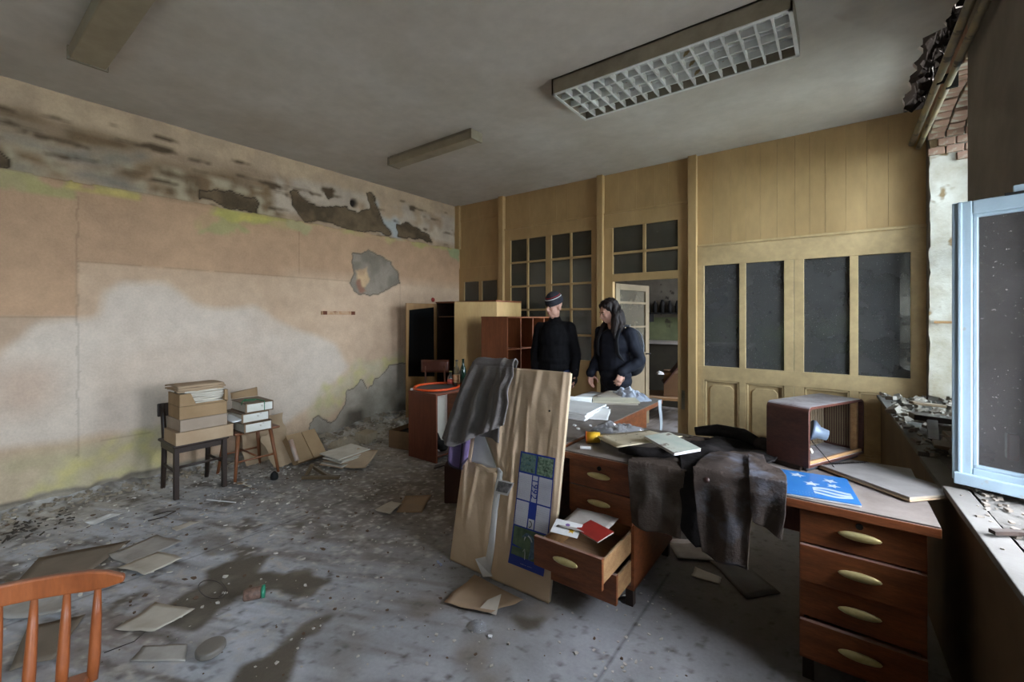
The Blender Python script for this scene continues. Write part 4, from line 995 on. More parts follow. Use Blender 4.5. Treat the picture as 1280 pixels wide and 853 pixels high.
# ---- papers along the far desk
def block(name, lab, cat, loc, rz, size, m, m2, group=None, n=3):
    t = thing(name, lab, cat, loc, rz, group); z = 0
    for k in range(n):
        h = size[2] / n; q = random.Random(k * 7 + int(loc[1] * 100)).uniform
        MB().obox((q(-.008, .008), q(-.008, .008), z + h / 2), (size[0], size[1], h * .92), (0, 0, q(-.05, .05))).build('sheaf', m if k < n - 1 else m2, t, bevel=.0015); z += h
    return t
block('paper_folder', 'thick white folder of papers on the long desk nearest the leaning board', 'folder', (-1.60, 2.98, TOPZ + .001), .05, (.30, .40, .055), WPAPER, WPAPER, n=4)
sheet4('loose_sheet', 'white loose sheet slipping off the thick white folder', 'paper', [(-1.46, 2.84, .764), (-1.33, 2.90, .764), (-1.40, 3.12, .79), (-1.50, 3.10, .815)], WPAPER, .006, seed=5)
o = MB().tube([(-.24, 0, 0), (.20, 0, 0)], .032, 16).build('paper_roll', WPAPER, smooth=True); o.location = (-1.86, 3.28, TOPZ + .033); o.rotation_euler = (0, 0, .35)
tag(o, 'white roll of paper with a dark open end behind the thick folder', 'roll')
MB().tube([(.185, 0, 0), (.202, 0, 0)], .024, 14).build('dark_core', BLACKISH, o)
block('drawing_pad', 'flat cream drawing pad lying across the long desk', 'pad', (-1.60, 3.54, TOPZ + .001), .55, (.46, .20, .028), PAPER, mat('cream_paper', (214, 206, 184), (196, 188, 166), scale=6, rough=.8), n=2)
sheet4('white_sheet', 'white sheet lying at the left back of the long desk', 'paper', [(-1.95, 3.46, .765), (-1.74, 3.58, .765), (-1.80, 3.86, .766), (-1.97, 3.75, .765)], WPAPER, .008, seed=7)
sheet4('beige_sheet', 'beige folded sheet under the hand of the person with the backpack', 'paper', [(-1.80, 3.62, .775), (-1.58, 3.66, .775), (-1.55, 3.92, .80), (-1.78, 3.90, .79)], mat('beige_sheet', (190, 180, 166), (172, 160, 146), scale=7, rough=.8), .012, seed=9)
crumple('plastic_bag', 'whitish plastic bag full of papers at the far end of the long desk', 'bag', (-1.54, 3.83, TOPZ + .002), .23, .12, .12, mat('milky_plastic', (196, 202, 214), (170, 178, 194), scale=9, rough=.3, spec=.5), 8, rz=-.2, th=.001)
o = sheet4('plastic_ribbon', 'white plastic strip hanging from the far desk corner', 'strip', [(-1.285, 3.85, .765), (-1.262, 3.87, .77), (-1.262, 3.90, .47), (-1.276, 3.88, .46)], mat('white_strip', (190, 194, 200), rough=.4), .004, seed=4)
for i, (x, y) in enumerate(((-1.44, 2.62), (-1.38, 2.56), (-1.35, 2.68))):
    o = MB().obox((0, 0, 0), (.02, .015, .008), (.2, .1, i)).build('paper_scrap', WPAPER); o.location = (x, y, TOPZ + .007)
    tag(o, ('tiny white scrap lying nearest the thick folder on the long desk', 'tiny white scrap at the front, nearest the leaning board', 'tiny white scrap closest to the desk corner by the plastic bag')[i], 'scrap', 'white scraps on the long desk')

# ---- jacket thrown over the top left corner of the board
GREYJ = coat_mat('charcoal_cloth', (122, 117, 114), (102, 98, 95), (132, 127, 123))
jk = thing('grey_jacket', 'charcoal grey jacket thrown over the top left corner of the wrapped board', 'jacket', (-1.82, 2.13, 1.19))
def jfn(u, v):
    # v: 0 back hem .. 1 front hem, passing over the top edge of the board; u: 0 left .. 1 right
    L = lin((0, -1.90), (.30, -1.905), (.36, -1.92), (.6, -1.96), (.8, -2.02), (1, -2.07))(v); Rr = lin((0, -1.66), (.28, -1.66), (.36, -1.60), (.46, -1.555), (.8, -1.55), (1, -1.56))(v)
    hem = lin((0, .49), (.25, .52), (.45, .47), (.62, .42), (.8, .38), (1, .33))(u)
    if v < .30:
        s = (.30 - v) / .30 * .32; y = 2.245 + s * .05; z = 1.205 - s
    elif v < .36:
        q = (v - .30) / .06; y = 2.245 - .115 * q; z = 1.205 + .03 * math.sin(q * PI)
    else:
        s = (v - .36) / .64; z = 1.205 - s * hem
        y = 1.925 + .2044 * z - .035 - .03 * min(1, s * 5)
        e = min(1, s * 3)
        w = u + .10 * n1(s * 3, 4) - .06 * s
        y -= .035 * e * (.5 + .5 * math.sin(w * 21)) ** 2 + .045 * e * max(0, n2(w * 5, s * 1.5, 8) + .3) + .05 * e * max(0, 1 - abs(u - .86) / .16)
    x = L + (Rr - L) * u + .02 * n2(u * 4, v * 5, 3)
    return (x, y, z + .018 * n2(u * 6, v * 6, 2))
o = MB().sheet(jfn, 80, 90).build('jacket_body', GREYJ, jk, smooth=True, solid=.008, normals=False); o.location = -Vector(jk.location)
def cfn(u, v):
    z = .90 - v * .13 - .02 * u; x = -1.79 + .15 * u + .03 * v * (u - .5)
    return (x, 1.925 + .2044 * z - .034 - .016 * math.sin(u * 7 + 1), z)
o = MB().sheet(cfn, 20, 16).build('lower_cuff', GREYJ, jk, smooth=True, solid=.008, normals=False); o.location = -Vector(jk.location)
PURP = mat('purple_cloth', (126, 108, 146), (104, 88, 128), scale=5, rough=.9, bump=.3, bscale=60)
pc = thing('purple_garment', 'purple cloth with a dark hem showing below the charcoal jacket', 'garment', (-1.96, 1.99, .70))
def pfn(u, v):
    z = .80 - v * (.17 + .09 * math.sin(u * PI)); x = -2.04 + .20 * u + .03 * v * (1 - u)
    return (x, 1.925 + .2044 * z - .030 - .028 * math.sin(u * 9) - .02, z)
o = MB().sheet(pfn, 34, 20).build('cloth', PURP, pc, smooth=True, solid=.006, normals=False); o.location = -Vector(pc.location)
mb = MB(); mb.tube([tuple(Vector(pfn(u, 1.0))) for u in np.linspace(0, 1, 16)], .007, 6); mb.tube([tuple(Vector(pfn(.5, v))) for v in np.linspace(0, 1, 8)], .008, 6)
o = mb.build('hem', mat('dark_purple_hem', (54, 48, 66), rough=.9), pc, smooth=True); o.location = -Vector(pc.location)

# ---- chair and stool by the left wall with their stacks
ch = thing('wooden_chair', 'dark-stained wooden chair against the left wall carrying brown cardboard boxes', 'chair', (-4.55, 1.38, 0), 0)
for sy in (-1, 1):
    MB().prism([(-.02, -.018), (.02, -.018), (.02, .018), (-.02, .018)], 0, .43).build('leg', DARKWOOD, ch, bevel=.004).location = (.185, sy * .175, 0)
    MB().tube([(-.195, sy * .165, 0), (-.165, sy * .165, .22), (-.155, sy * .165, .45), (-.185, sy * .165, .62), (-.215, sy * .165, .74)], [.018, .021, .021, .019, .016], 8).build('leg', DARKWOOD, ch, smooth=True)
MB().box(-.19, .22, -.205, .205, .425, .45).build('seat', DARKWOOD, ch, bevel=.01)
mb = MB(); mb.box(.165, .185, -.175, .175, .375, .425); mb.box(-.165, -.145, -.165, .165, .375, .425); mb.box(-.16, .18, -.19, -.172, .375, .425); mb.box(-.16, .18, .172, .19, .375, .425); mb.build('apron', DARKWOOD, ch, bevel=.003)
for a, b in (((.185, -.175, .26), (.185, .175, .26)), ((-.165, -.165, .22), (.185, -.175, .22)), ((-.165, .165, .22), (.185, .175, .22))): MB().tube([a, b], .011, 8).build('stretcher', DARKWOOD, ch, smooth=True)
MB().box(-.225, -.205, -.20, .20, .63, .745).build('backrest', DARKWOOD, ch, bevel=.008)
st = thing('wooden_stool', 'splay-legged brown wooden stool carrying three ring-binder boxes', 'stool', (-4.56, 1.83, 0))
STW = mat('stool_wood', (134, 84, 52), (108, 64, 40), scale=4, stretch=(6, 6, 1), rough=.5, dust=.3)
for sxx in (-1, 1):
    for sy in (-1, 1): MB().tube([(sxx * .20, sy * .19, 0), (sxx * .14, sy * .14, .43)], [.013, .019], 8).build('leg', STW, st, smooth=True)
MB().box(-.2, .22, -.2, .2, .43, .452).build('seat', STW, st, bevel=.01)
for a, b in (((.178, -.172, .18), (.178, .172, .18)), ((-.178, -.172, .18), (-.178, .172, .18)), ((-.172, 0, .2), (.172, 0, .2))): MB().tube([a, b], .009, 8).build('stretcher', STW, st, smooth=True)

def carton(name, lab, cat, c, size, m, rz=0, group=None, lid=True):
    t = thing(name, lab, cat, c, rz, group)
    x, y, z = size[0] / 2, size[1] / 2, size[2]
    MB().box(-x, x, -y, y, 0, z - .003).build('box_body', m, t, bevel=.004)
    if lid: MB().box(-x - .002, x + .002, -y - .002, y + .002, z - .004, z).build('lid', m, t, bevel=.003)
    return t
g = 'cardboard boxes stacked on the dark chair'
carton('cardboard_box', 'lowest and longest cardboard box resting on the dark chair seat', 'box', (-4.45, 1.395, .452), (.30, .42, .106), CARDP, .0, g)
carton('cardboard_box', 'greyish cardboard box second from the bottom on the dark chair', 'box', (-4.45, 1.385, .560), (.29, .345, .098), mat('grey_cardboard', (160, 142, 124), (146, 128, 110), rough=.85), .02, g)
carton('cardboard_box', 'brown cardboard box third from the bottom on the dark chair', 'box', (-4.45, 1.385, .660), (.29, .345, .105), CARD, -.01, g)
t = thing('open_carton', 'open cardboard box frame at the top of the dark chair holding papers', 'box', (-4.45, 1.39, .767), 0, g)
MB().box(-.14, .14, -.17, .17, 0, .01).build('box_floor', CARD, t)
MB().prism([(-.175, 0), (-.06, 0), (-.10, .10), (-.175, .10)], .12, .145, Matrix(((0, 0, 1, 0), (1, 0, 0, 0), (0, 1, 0, 0), (0, 0, 0, 1)))).build('side_flap', CARD, t, bevel=.002)
MB().box(-.14, .14, -.178, -.165, .0, .10).build('side_flap', CARD, t, bevel=.002); MB().box(.06, .14, .150, .175, .0, .10).build('side_flap', CARD, t, bevel=.002)
rk = random.Random(3)
g = 'paper bundles in the topmost box'
for k in range(9):
    z0 = .779 + k * .019; big = k > 5
    sz = (.25 + .04 * big, .29 + .05 * big + rk.uniform(-.02, .02))
    o = MB().sheet(lambda u, v: ((u - .5) * sz[0] + .01 * n1(v * 4 + k, 3), (v - .5) * sz[1] + .012 * n1(u * 4 + k, 4), .010 * n2(u * 3, v * 3 + k, 5) + .012 * (big) * (abs(u - .5) * 2) ** 2 * -1), 8, 8).build('paper_bundle', CARDP if k > 5 else PAPER, smooth=True, solid=.015 - .004 * big, normals=False)
    o.location = (-4.46 - .02 * big + rk.uniform(-.012, .012), 1.40 - .03 * big + rk.uniform(-.012, .012), z0); o.rotation_euler = (0, 0, rk.uniform(-.08, .08))
    tag(o, ('bottom', 'second lowest', 'third lowest', 'third highest', 'second highest', 'highest')[k] + ' pale bundle of papers packed in the open box on the chair' if not big else ('lowest', 'middle', 'topmost')[k - 6] + ' brownish warped folder crowning the paper pile on the chair', 'papers', g)
FOLD = mat('folder_brown', (128, 104, 80), (108, 86, 64), scale=6, rough=.75, dust=.4)
LAB = mat('folder_label', (214, 212, 204), (196, 192, 180), scale=8, rough=.8, spots=((160, 150, 134), 12, .66))
def binder(lab, c, rz, tie=False):
    t = thing('ring_binder', lab, 'binder', c, rz, 'binders stacked on the wooden stool')
    W, D, Hh = .24, .34, .088
    mb = MB(); mb.box(-D / 2, D / 2, -W / 2, W / 2, 0, .005); mb.box(-D / 2, D / 2, -W / 2, W / 2, Hh - .005, Hh); mb.box(D / 2 - .005, D / 2, -W / 2, W / 2, 0, Hh)
    mb.build('cover', FOLD, t, bevel=.001)
    MB().box(-D / 2 + .01, D / 2 - .012, -W / 2 + .008, W / 2 - .008, .006, Hh - .012).build('page_block', PAPER, t, bevel=.002)
    MB().box(D / 2, D / 2 + .0015, -W / 2 + .014, W / 2 - .010, .010, Hh - .010).build('spine_label', LAB, t)
    if tie:
        G = mat('green_string', (54, 128, 88), rough=.6)
        MB().tube([(D / 2 + .004, .04, .01), (D / 2 + .004, .04, Hh), (D / 2 - .01, .04, Hh + .004), (.02, .03, Hh + .005), (-.04, -.05, Hh + .006), (.05, -.10, Hh + .008), (.11, -.03, Hh + .012), (.04, .02, Hh + .006)], .0035, 6).build('string', G, t, smooth=True)
        MB().tube([(-.03, -.02, Hh + .004), (.04, -.09, Hh + .007), (.09, -.118, Hh + .004), (.09, -.124, Hh - .02)], .0035, 6).build('string', G, t, smooth=True)
binder('bottom binder on the stool with a worn white spine label', (-4.44, 1.80, .453), .0)
binder('middle binder on the stool with a clean white spine label', (-4.45, 1.775, .543), .04)
binder('top binder on the stool tied with green string', (-4.44, 1.815, .633), -.02, True)
sheet4('folder_sheet', 'brown folder board propped on the back of the topmost binder', 'folder', [(-4.60, 1.70, .726), (-4.60, 1.94, .726), (-4.66, 1.96, .80), (-4.66, 1.72, .775)], CARD, .004, .004, seed=3)
sheet4('loose_papers', 'white papers jutting out between the boxes and the binders', 'paper', [(-4.30, 1.60, .56), (-4.29, 1.68, .575), (-4.55, 1.66, .60), (-4.55, 1.58, .59)], WPAPER, .01, .006, seed=8)

# ---- cardboard and papers heaped beside the stool
def slab(name, lab, cat, c, size, rot, m, group=None, cut=0.0):
    a, b = size[0] / 2, size[1] / 2; n = 9; P = []
    for (p, q) in (((-a, -b), (a, -b)), ((a, -b), (a, b)), ((a, b), (-a, b)), ((-a, b), (-a, -b))):
        for k in range(n):
            t_ = k / n; P.append((p[0] + (q[0] - p[0]) * t_ + cut * n1(t_ * 7 + a * 50 + p[0] * 9, 3), p[1] + (q[1] - p[1]) * t_ + cut * n1(t_ * 6 + b * 31 + p[1] * 5, 7)))
    o = MB().prism(P, -size[2] / 2, size[2] / 2).build(name, m, bevel=.0015); o.location = c; o.rotation_euler = rot
    return tag(o, lab, cat, group)
slab('cardboard_sheet', 'tall torn cardboard sheet leaning on the wall behind the stool legs', 'cardboard', (-4.83, 2.10, .23), (.45, .46, .006), (0, math.radians(72), .1), CARDP, cut=.05)
slab('cardboard_sheet', 'ragged-edged cardboard sheet leaning beside the stool', 'cardboard', (-4.55, 2.10, .165), (.36, .22, .006), (0, math.radians(52), .12), CARDP, cut=.05)
t = thing('flattened_carton', 'cardboard carton with a dark slot tilted against the pile by the wall', 'carton', (-4.46, 2.36, .155), .1)
t.rotation_euler = (0, math.radians(50), .15)
for y0, y1 in ((-.17, .0), (.012, .17)): MB().box(-.17, .15, y0, y1, -.012, 0).build('flap', CARD, t, bevel=.002)
MB().box(-.16, .14, -.165, .165, -.10, -.013).build('carton_body', CARD, t, bevel=.004)
o = MB().tube([(-.11, 0, 0), (.11, 0, 0)], .022, 12).build('cardboard_tube', mat('pinkish_tube', (170, 128, 104), (190, 180, 170), rough=.7), smooth=True); o.location = (-4.40, 2.19, .16); o.rotation_euler = (0, math.radians(60), .1)
tag(o, 'pinkish cardboard tube wedged between the leaning cardboards', 'tube')
rk = random.Random(8)
for k in range(8):
    z = .012 + k * .014; o = MB().obox((0, 0, 0), (.30 + rk.uniform(-.03, .03), .36 + rk.uniform(-.03, .03), .012), (rk.uniform(-.03, .03), rk.uniform(-.03, .03), 0)).build('newspaper', PAPER if k % 3 else mat('brown_newsprint', (168, 140, 112), (150, 124, 98), rough=.85), bevel=.003)
    o.location = (-4.06 + rk.uniform(-.02, .02), 2.56 + rk.uniform(-.02, .02), z + .012); o.rotation_euler = (0, 0, rk.uniform(-.12, .12) + .15)
    tag(o, ('lowest', 'second lowest', 'third lowest', 'fourth lowest', 'fourth topmost', 'third topmost', 'second topmost', 'topmost')[k] + ' old newspaper in the floor stack beside the tilted carton', 'newspaper', 'newspapers stacked on the floor')
sheet4('brown_paper', 'brown paper sheet folded out at the right of the newspaper stack', 'paper', [(-3.90, 2.42, .02), (-3.70, 2.55, .012), (-3.86, 2.80, .10), (-4.02, 2.66, .12)], CARDP, .02, .003, seed=6)
crumple('crumpled_cloth', 'crumpled beige wrapping paper heaped against the wall rubble', 'paper', (-4.55, 2.85, fh(-4.55, 2.85)), .20, .15, .13, mat('beige_wrap', (160, 148, 128), (140, 126, 106), scale=6, rough=.9), 4, rz=.5, th=.002)
o = MB().obox((0, 0, .06), (.18, .19, .12)).build('plaster_block', mat('plaster_block', (168, 154, 130), (140, 126, 104), scale=7, rough=.95, bump=.5), bevel=.012); o.location = (-4.50, 3.10, fh(-4.5, 3.1) - .01); o.rotation_euler = (.04, .03, .2)
tag(o, 'square plaster block lying in the rubble by the damaged wall', 'block')
# wooden bracket
br = thing('wooden_bracket', 'broken triangular wooden bracket lying on the floor', 'bracket', (-3.84, 2.16, .004), math.radians(38))
MB().obox((0, 0, .016), (.34, .04, .03)).build('bar', PLYDK, br, bevel=.003); MB().obox((-.13, .05, .06), (.03, .04, .14), (0, .5, 0)).build('brace', PLYDK, br, bevel=.003); MB().obox((-.03, .10, .03), (.22, .03, .03), (0, .25, -.5)).build('brace', PLYDK, br, bevel=.003)
ob = MB().lathe([(.002, 0), (.03, 0), (.035, .02), (.03, .05), (.012, .07), (.002, .075)], 12).build('dark_bottle_stub', BLACKISH, smooth=True); ob.location = (-4.18, 1.90, .004); tag(ob, 'small black lump on the floor in front of the stool', 'lump')
rg = thing('torn_card_strips', 'heap of torn brown card strips on the floor in front of the stool', 'scraps', (-4.19, 1.66, .01), .35)
for k in range(7): MB().obox((rk.uniform(-.09, .1), rk.uniform(-.05, .05), .012 + k * .005), (.09, .025, .003), (rk.uniform(-.3, .3), rk.uniform(-.3, .3), rk.uniform(-.6, .6))).build('strip', CARD if k % 3 else PAPER, rg)
o = MB().tube([(0, 0, 0), (.25, .12, 0)], .004, 6).build('white_rod', WPAPER); o.location = (-4.14, 1.35, .008); tag(o, 'thin white rod lying on the floor before the dark chair', 'rod')
t = thing('rusty_bar', 'rusty metal bar fixed across the pink wall', 'bar', (-4.99, 3.04, 1.555))
MB().box(-.02, .02, -.225, .225, -.022, .022).build('bar_body', mat('rust_white', (168, 124, 86), (190, 160, 128), scale=14, rough=.7, spots=((128, 78, 48), 10, .58), sw=.1), t, bevel=.003)
for y in (-.215, .165): MB().box(.018, .026, y, y + .05, -.022, .022).build('rusty_end', mat('rust', (112, 62, 38), (84, 46, 30), rough=.8), t)
o = MB().lathe([(.001, 0), (.035, 0), (.03, .012), (.001, .014)], 12).build('red_wall_button', mat('red_plastic', (150, 44, 34), rough=.4), smooth=True); o.location = (-4.995, 4.62, 1.77); o.rotation_euler = (0, PI / 2, 0); tag(o, 'small red button on the left wall above the wardrobe door', 'button')

# ---- wardrobe, pigeonhole shelf, low cabinet
LWOOD = mat('pale_veneer', (196, 164, 112), (182, 148, 96), scale=2.5, stretch=(3, 3, .7), rough=.32, grain=.05, spec=.5)
BWOOD = mat('brown_veneer', (140, 82, 48), (118, 66, 38), scale=3, stretch=(5, 5, .8), rough=.45, grain=.12)
wd = thing('wardrobe', 'tall pale-veneered wardrobe standing open in the back corner', 'wardrobe', (-4.075, 4.35, 0))
hx, dp, ht = .555, .54, 1.722
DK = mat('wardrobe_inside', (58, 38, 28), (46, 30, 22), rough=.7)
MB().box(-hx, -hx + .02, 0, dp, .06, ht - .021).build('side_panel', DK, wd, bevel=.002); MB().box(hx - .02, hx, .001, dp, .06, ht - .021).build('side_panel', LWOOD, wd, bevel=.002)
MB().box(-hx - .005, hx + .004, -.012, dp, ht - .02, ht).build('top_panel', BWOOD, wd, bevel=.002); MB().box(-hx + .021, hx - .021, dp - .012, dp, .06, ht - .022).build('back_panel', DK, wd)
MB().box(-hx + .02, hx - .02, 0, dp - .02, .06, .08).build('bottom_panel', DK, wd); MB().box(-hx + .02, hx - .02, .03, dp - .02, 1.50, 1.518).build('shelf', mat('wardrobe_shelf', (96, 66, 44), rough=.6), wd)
for xx in (-.50, .50):
    for yy in (.04, .48): MB().box(xx - .025, xx + .025, yy - .025, yy + .025, 0, .06).build('foot', DARKWOOD, wd)
dl = MB().box(-.50, 0, -.02, 0, .07, 1.695).build('door', mat('door_veneer', (150, 112, 66), (132, 96, 56), scale=3, stretch=(4, 4, 1), rough=.45), wd, bevel=.002); dl.location = (-hx - .002, -.004, 0); dl.rotation_euler = (0, 0, math.radians(82))
MB().prism([(-.47, .70), (-.05, .66), (-.06, 1.645), (-.455, 1.60)], -.0272, -.0215, Matrix(((1, 0, 0, 0), (0, 0, 1, 0), (0, 1, 0, 0), (0, 0, 0, 1)))).build('dark_mirror', mat('dark_mirror', (12, 13, 13), rough=.18, spec=.5), dl)
d2 = MB().box(-.535, 0, -.02, 0, .07, 1.70).build('door', LWOOD, wd, bevel=.002); d2.location = (hx - .002, -.004, 0); d2.rotation_euler = (0, 0, math.radians(37))

sh = thing('pigeonhole_shelf', 'reddish-brown pigeonhole shelf unit with its side toward the room', 'shelf', (-3.22, 3.93, 0))
SW, SD, SHT = .39, 1.05, 1.51
MB().box(-SW / 2, SW / 2, 0, .02, 0, SHT - .018).build('side_panel', BWOOD, sh, bevel=.002); MB().box(-SW / 2, SW / 2, SD - .02, SD, 0, SHT - .018).build('side_panel', BWOOD, sh, bevel=.002)
MB().box(-SW / 2 - .003, SW / 2 + .003, -.003, SD + .003, SHT - .018, SHT).build('top_panel', BWOOD, sh, bevel=.002); MB().box(-SW / 2, -SW / 2 + .012, .02, SD - .02, 0, SHT - .018).build('back_panel', DK, sh)
for z in (.05, .42, .80, 1.13): MB().box(-SW / 2 + .012, SW / 2 - .01, .021, SD - .021, z - .008, z + .008).build('shelf_board', BWOOD, sh)
for k in range(1, 4):
    y = .02 + k * (SD - .04) / 4; MB().box(-SW / 2 + .012, SW / 2 - .003, y - .009, y + .009, .06, SHT - .019).build('divider', BWOOD, sh)

cb = thing('low_cabinet', 'low red-brown cabinet with an open side and a white inner panel', 'cabinet', (-3.52, 3.10, 0))
MB().box(-.215, .215, 0, .022, 0, .69).build('side_panel', WOODRED, cb, bevel=.002); MB().box(-.215, .215, .56, .58, 0, .69).build('side_panel', WOOD, cb, bevel=.002)
MB().box(-.218, .218, -.003, .583, .69, .712).build('top_panel', WOODRED, cb, bevel=.003); MB().box(-.20, -.19, .022, .56, .05, .69).build('back_panel', mat('white_panel', (206, 200, 186), (190, 182, 166), rough=.6), cb)
MB().box(-.19, .2, .022, .56, .05, .066).build('bottom_panel', WOODRED, cb)
tr_ = thing('round_tray', 'orange-rimmed round tray lying on the low cabinet', 'tray', (-3.57, 3.36, .715), .3)
ORG = mat('orange_plastic', (214, 84, 36), (196, 70, 30), rough=.4)
MB().tube([(.235 * math.cos(q), .27 * math.sin(q), .018) for q in np.linspace(0, 2 * PI, 41)], .013, 8).build('rim', ORG, tr_, smooth=True)
MB().lathe([(.001, .004), (.224, .004), (.224, .009), (.001, .009)], 32).build('tray_base', mat('grey_mesh', (96, 88, 82), (80, 74, 70), rough=.8), tr_)
GLS = glass('bottle_glass', (120, 122, 112), .3, (.85, .88, .85), .12); GRN = mat('green_bottle_glass', (26, 48, 36), (20, 38, 28), rough=.12, spec=.6)
def bottle(name, lab, loc, h, r, m, label_m=None, cap_m=None):
    t = thing(name, lab, 'bottle', loc, 0, 'bottles on the low cabinet')
    MB().lathe([(.002, 0), (r, .002), (r, h * .58), (r * .82, h * .68), (r * .38, h * .80), (r * .34, h * .96), (r * .4, h * .965), (r * .4, h), (.002, h)], 18).build('bottle_body', m, t, smooth=True)
    if label_m: MB().lathe([(r * .98, h * .16), (r * 1.02, h * .16), (r * 1.02, h * .46), (r * .98, h * .46)], 18).build('label', label_m, t, smooth=True)
    if cap_m: MB().lathe([(.002, h * .96), (r * .46, h * .96), (r * .46, h * 1.02), (.002, h * 1.02)], 12).build('cap', cap_m, t)
bottle('glass_bottle', 'tall clear bottle with an orange label behind the tray', (-3.50, 3.60, .714), .295, .036, GLS, mat('orange_label', (206, 130, 70), (222, 196, 160), scale=40, rough=.6), mat('dark_cap', (60, 50, 44), rough=.4))
bottle('small_bottle', 'small bottle with a red label left of the tall clear bottle', (-3.585, 3.59, .714), .165, .038, GLS, mat('red_label', (190, 60, 50), (204, 110, 90), scale=40, rough=.6), mat('yellow_cap', (190, 176, 96), rough=.4))
bottle('green_bottle', 'dark green bottle partly behind the charcoal jacket', (-3.385, 3.585, .714), .32, .036, GRN)
for loc, r, m, lab in (((-3.70, 3.115, .713), .016, WPAPER, 'small white cap on the cabinet front edge'), ):
    o = MB().lathe([(.001, 0), (r, 0), (r, .02), (.001, .022)], 12).build('bottle_cap', m, smooth=True); o.location = loc; tag(o, lab, 'cap')
bb = thing('brown_chair', 'brown chair with a shiny backrest behind the low cabinet', 'chair', (-4.14, 3.87, 0), math.radians(215))
MB().sheet(lambda u, v: ((u - .5) * .36, .03 * math.cos((u - .5) * 2.6), .80 + .16 * v), 14, 5).build('backrest', mat('shiny_brown_ply', (88, 48, 34), (72, 38, 28), scale=3, rough=.25, spec=.6), bb, smooth=True, solid=.012, normals=False)
for s in (-1, 1): MB().tube([(s * .13, .0, 0), (s * .13, .0, .44), (s * .12, .02, .88)], .011, 8).build('leg', mat('brown_metal_tube', (96, 62, 48), rough=.35, metal=.3), bb, smooth=True); MB().tube([(s * .14, -.34, 0), (s * .13, -.33, .44)], .011, 8).build('leg', MATS['brown_metal_tube'], bb, smooth=True)
MB().box(-.18, .18, -.36, .02, .44, .458).build('seat', MATS['shiny_brown_ply'], bb, bevel=.006)
bx = thing('open_box', 'small open cardboard box on the floor left of the low cabinet', 'box', (-4.02, 3.36, fh(-4.0, 3.36)), math.radians(12))
mb = MB()
for a, b, c_, d in ((-.17, .17, -.17, -.162), (-.17, .17, .162, .17), (-.17, -.162, -.17, .17), (.162, .17, -.17, .17)): mb.box(a, b, c_, d, 0, .20)
mb.box(-.17, .17, -.17, .17, 0, .008); mb.build('box_body', mat('dull_brown_card', (118, 90, 62), (104, 78, 54), rough=.85), bx)
MB().box(-.16, .16, -.16, .16, .14, .15).build('dark_inside', BLACKISH, bx)  # black sheet standing in for the shade inside the box
mb = MB(); mb.ell((0, 0, .05), (.14, .07, .05)); mb.tube([(-.12, .0, .05), (-.16, -.03, .12), (-.1, -.06, .16)], [.04, .05, .03], 10)
o = mb.build('dark_shoe', BLACKISH, smooth=True); o.location = (-3.44, 3.30, .067); o.rotation_euler = (0, 0, -.5); tag(o, 'black shoe lying inside the open side of the low cabinet', 'shoe')
MB().tube([(-.13, -.05, .03), (-.02, -.075, .03), (.12, -.05, .03)], .007, 6).build('white_stripe', WPAPER, o, smooth=True)
o = MB().obox((0, 0, 0), (.05, .04, .05)).build('knob', mat('red_plastic', (150, 44, 34)), cb, bevel=.012); o.location = (-.235, .06, .67)
sheet4('fallen_cloth', 'dull beige cloth fallen on the floor behind the board', 'cloth', [(-3.06, 3.05, .03), (-2.85, 2.80, .06), (-2.55, 3.05, .16), (-2.80, 3.30, .10)], mat('beige_wrap', (160, 148, 128)), .06, .006, seed=5)
k_ = carton('dark_box', 'dark brown box standing in the shade behind the wrapped board', 'box', (-2.52, 2.72, 0), (.32, .36, .30), mat('dark_red_brown_box', (76, 46, 34), (64, 38, 28), rough=.7), .6)
sheet4('brown_plank', 'low brown slat leaning on the dark box behind the board', 'slat', [(-3.25, 3.04, .006), (-3.2, 2.98, .006), (-2.70, 3.0, .20), (-2.74, 3.06, .20)], DARKWOOD, .002, .012, seed=1)

# ---- foreground spindle-back chair (lower left)
SPW = mat('orange_brown_beech', (148, 82, 44), (126, 66, 34), scale=3, stretch=(6, 6, 1.5), rough=.4, dust=.45, dcol=(110, 100, 92), grain=.1)
fc = thing('spindle_chair', 'orange-brown spindle-back chair in the near left foreground', 'chair', (-1.80, .20, 0), math.radians(-21))
# local: y along the back, x toward the seat side
mb = MB(); N = 14
vs = []
for i in range(N + 1):
    s = i / N; y = -.42 + .585 * s; e = min(1, (1 - s) * 7.0 + .08, s * 7.0 + .08) ** .45
    xo = -.05 + .06 * (2 * (s - .5)) ** 2; hh = .030 * max(.12, e); th = .011
    zc = .712 + .006 * math.sin(s * PI)
    vs.append([(xo - th, y, zc - hh), (xo + th, y, zc - hh), (xo + th * .8, y, zc + hh), (xo - th * 1.2, y, zc + hh)])
V = [p for q in vs for p in q]; F = []
for i in range(N):
    for j in range(4): F.append((i * 4 + j, i * 4 + (j + 1) % 4, i * 4 + 4 + (j + 1) % 4, i * 4 + 4 + j))
F += [(3, 2, 1, 0), tuple(range(N * 4, N * 4 + 4))]
MB().add(V, F).build('top_rail', SPW, fc, bevel=.006)
for k in range(6):
    y = -.255 + k * .071; s = (y + .42) / .585; xo = -.05 + .06 * (2 * (s - .5)) ** 2
    MB().tube([(.015, y * .93, .435), (.0, y * .95, .50), (xo * .6, y * .98, .61), (xo, y, .694)], [.013, .0145, .012, .008], 10).build('spindle', SPW, fc, smooth=True)
MB().prism([(-.01 + .40 * math.sin(q) * (1 if q else 0), -.12 + .20 * math.cos(q) * 1.05) for q in np.linspace(0.0, PI, 18)], .425, .455).build('seat', SPW, fc, bevel=.008)
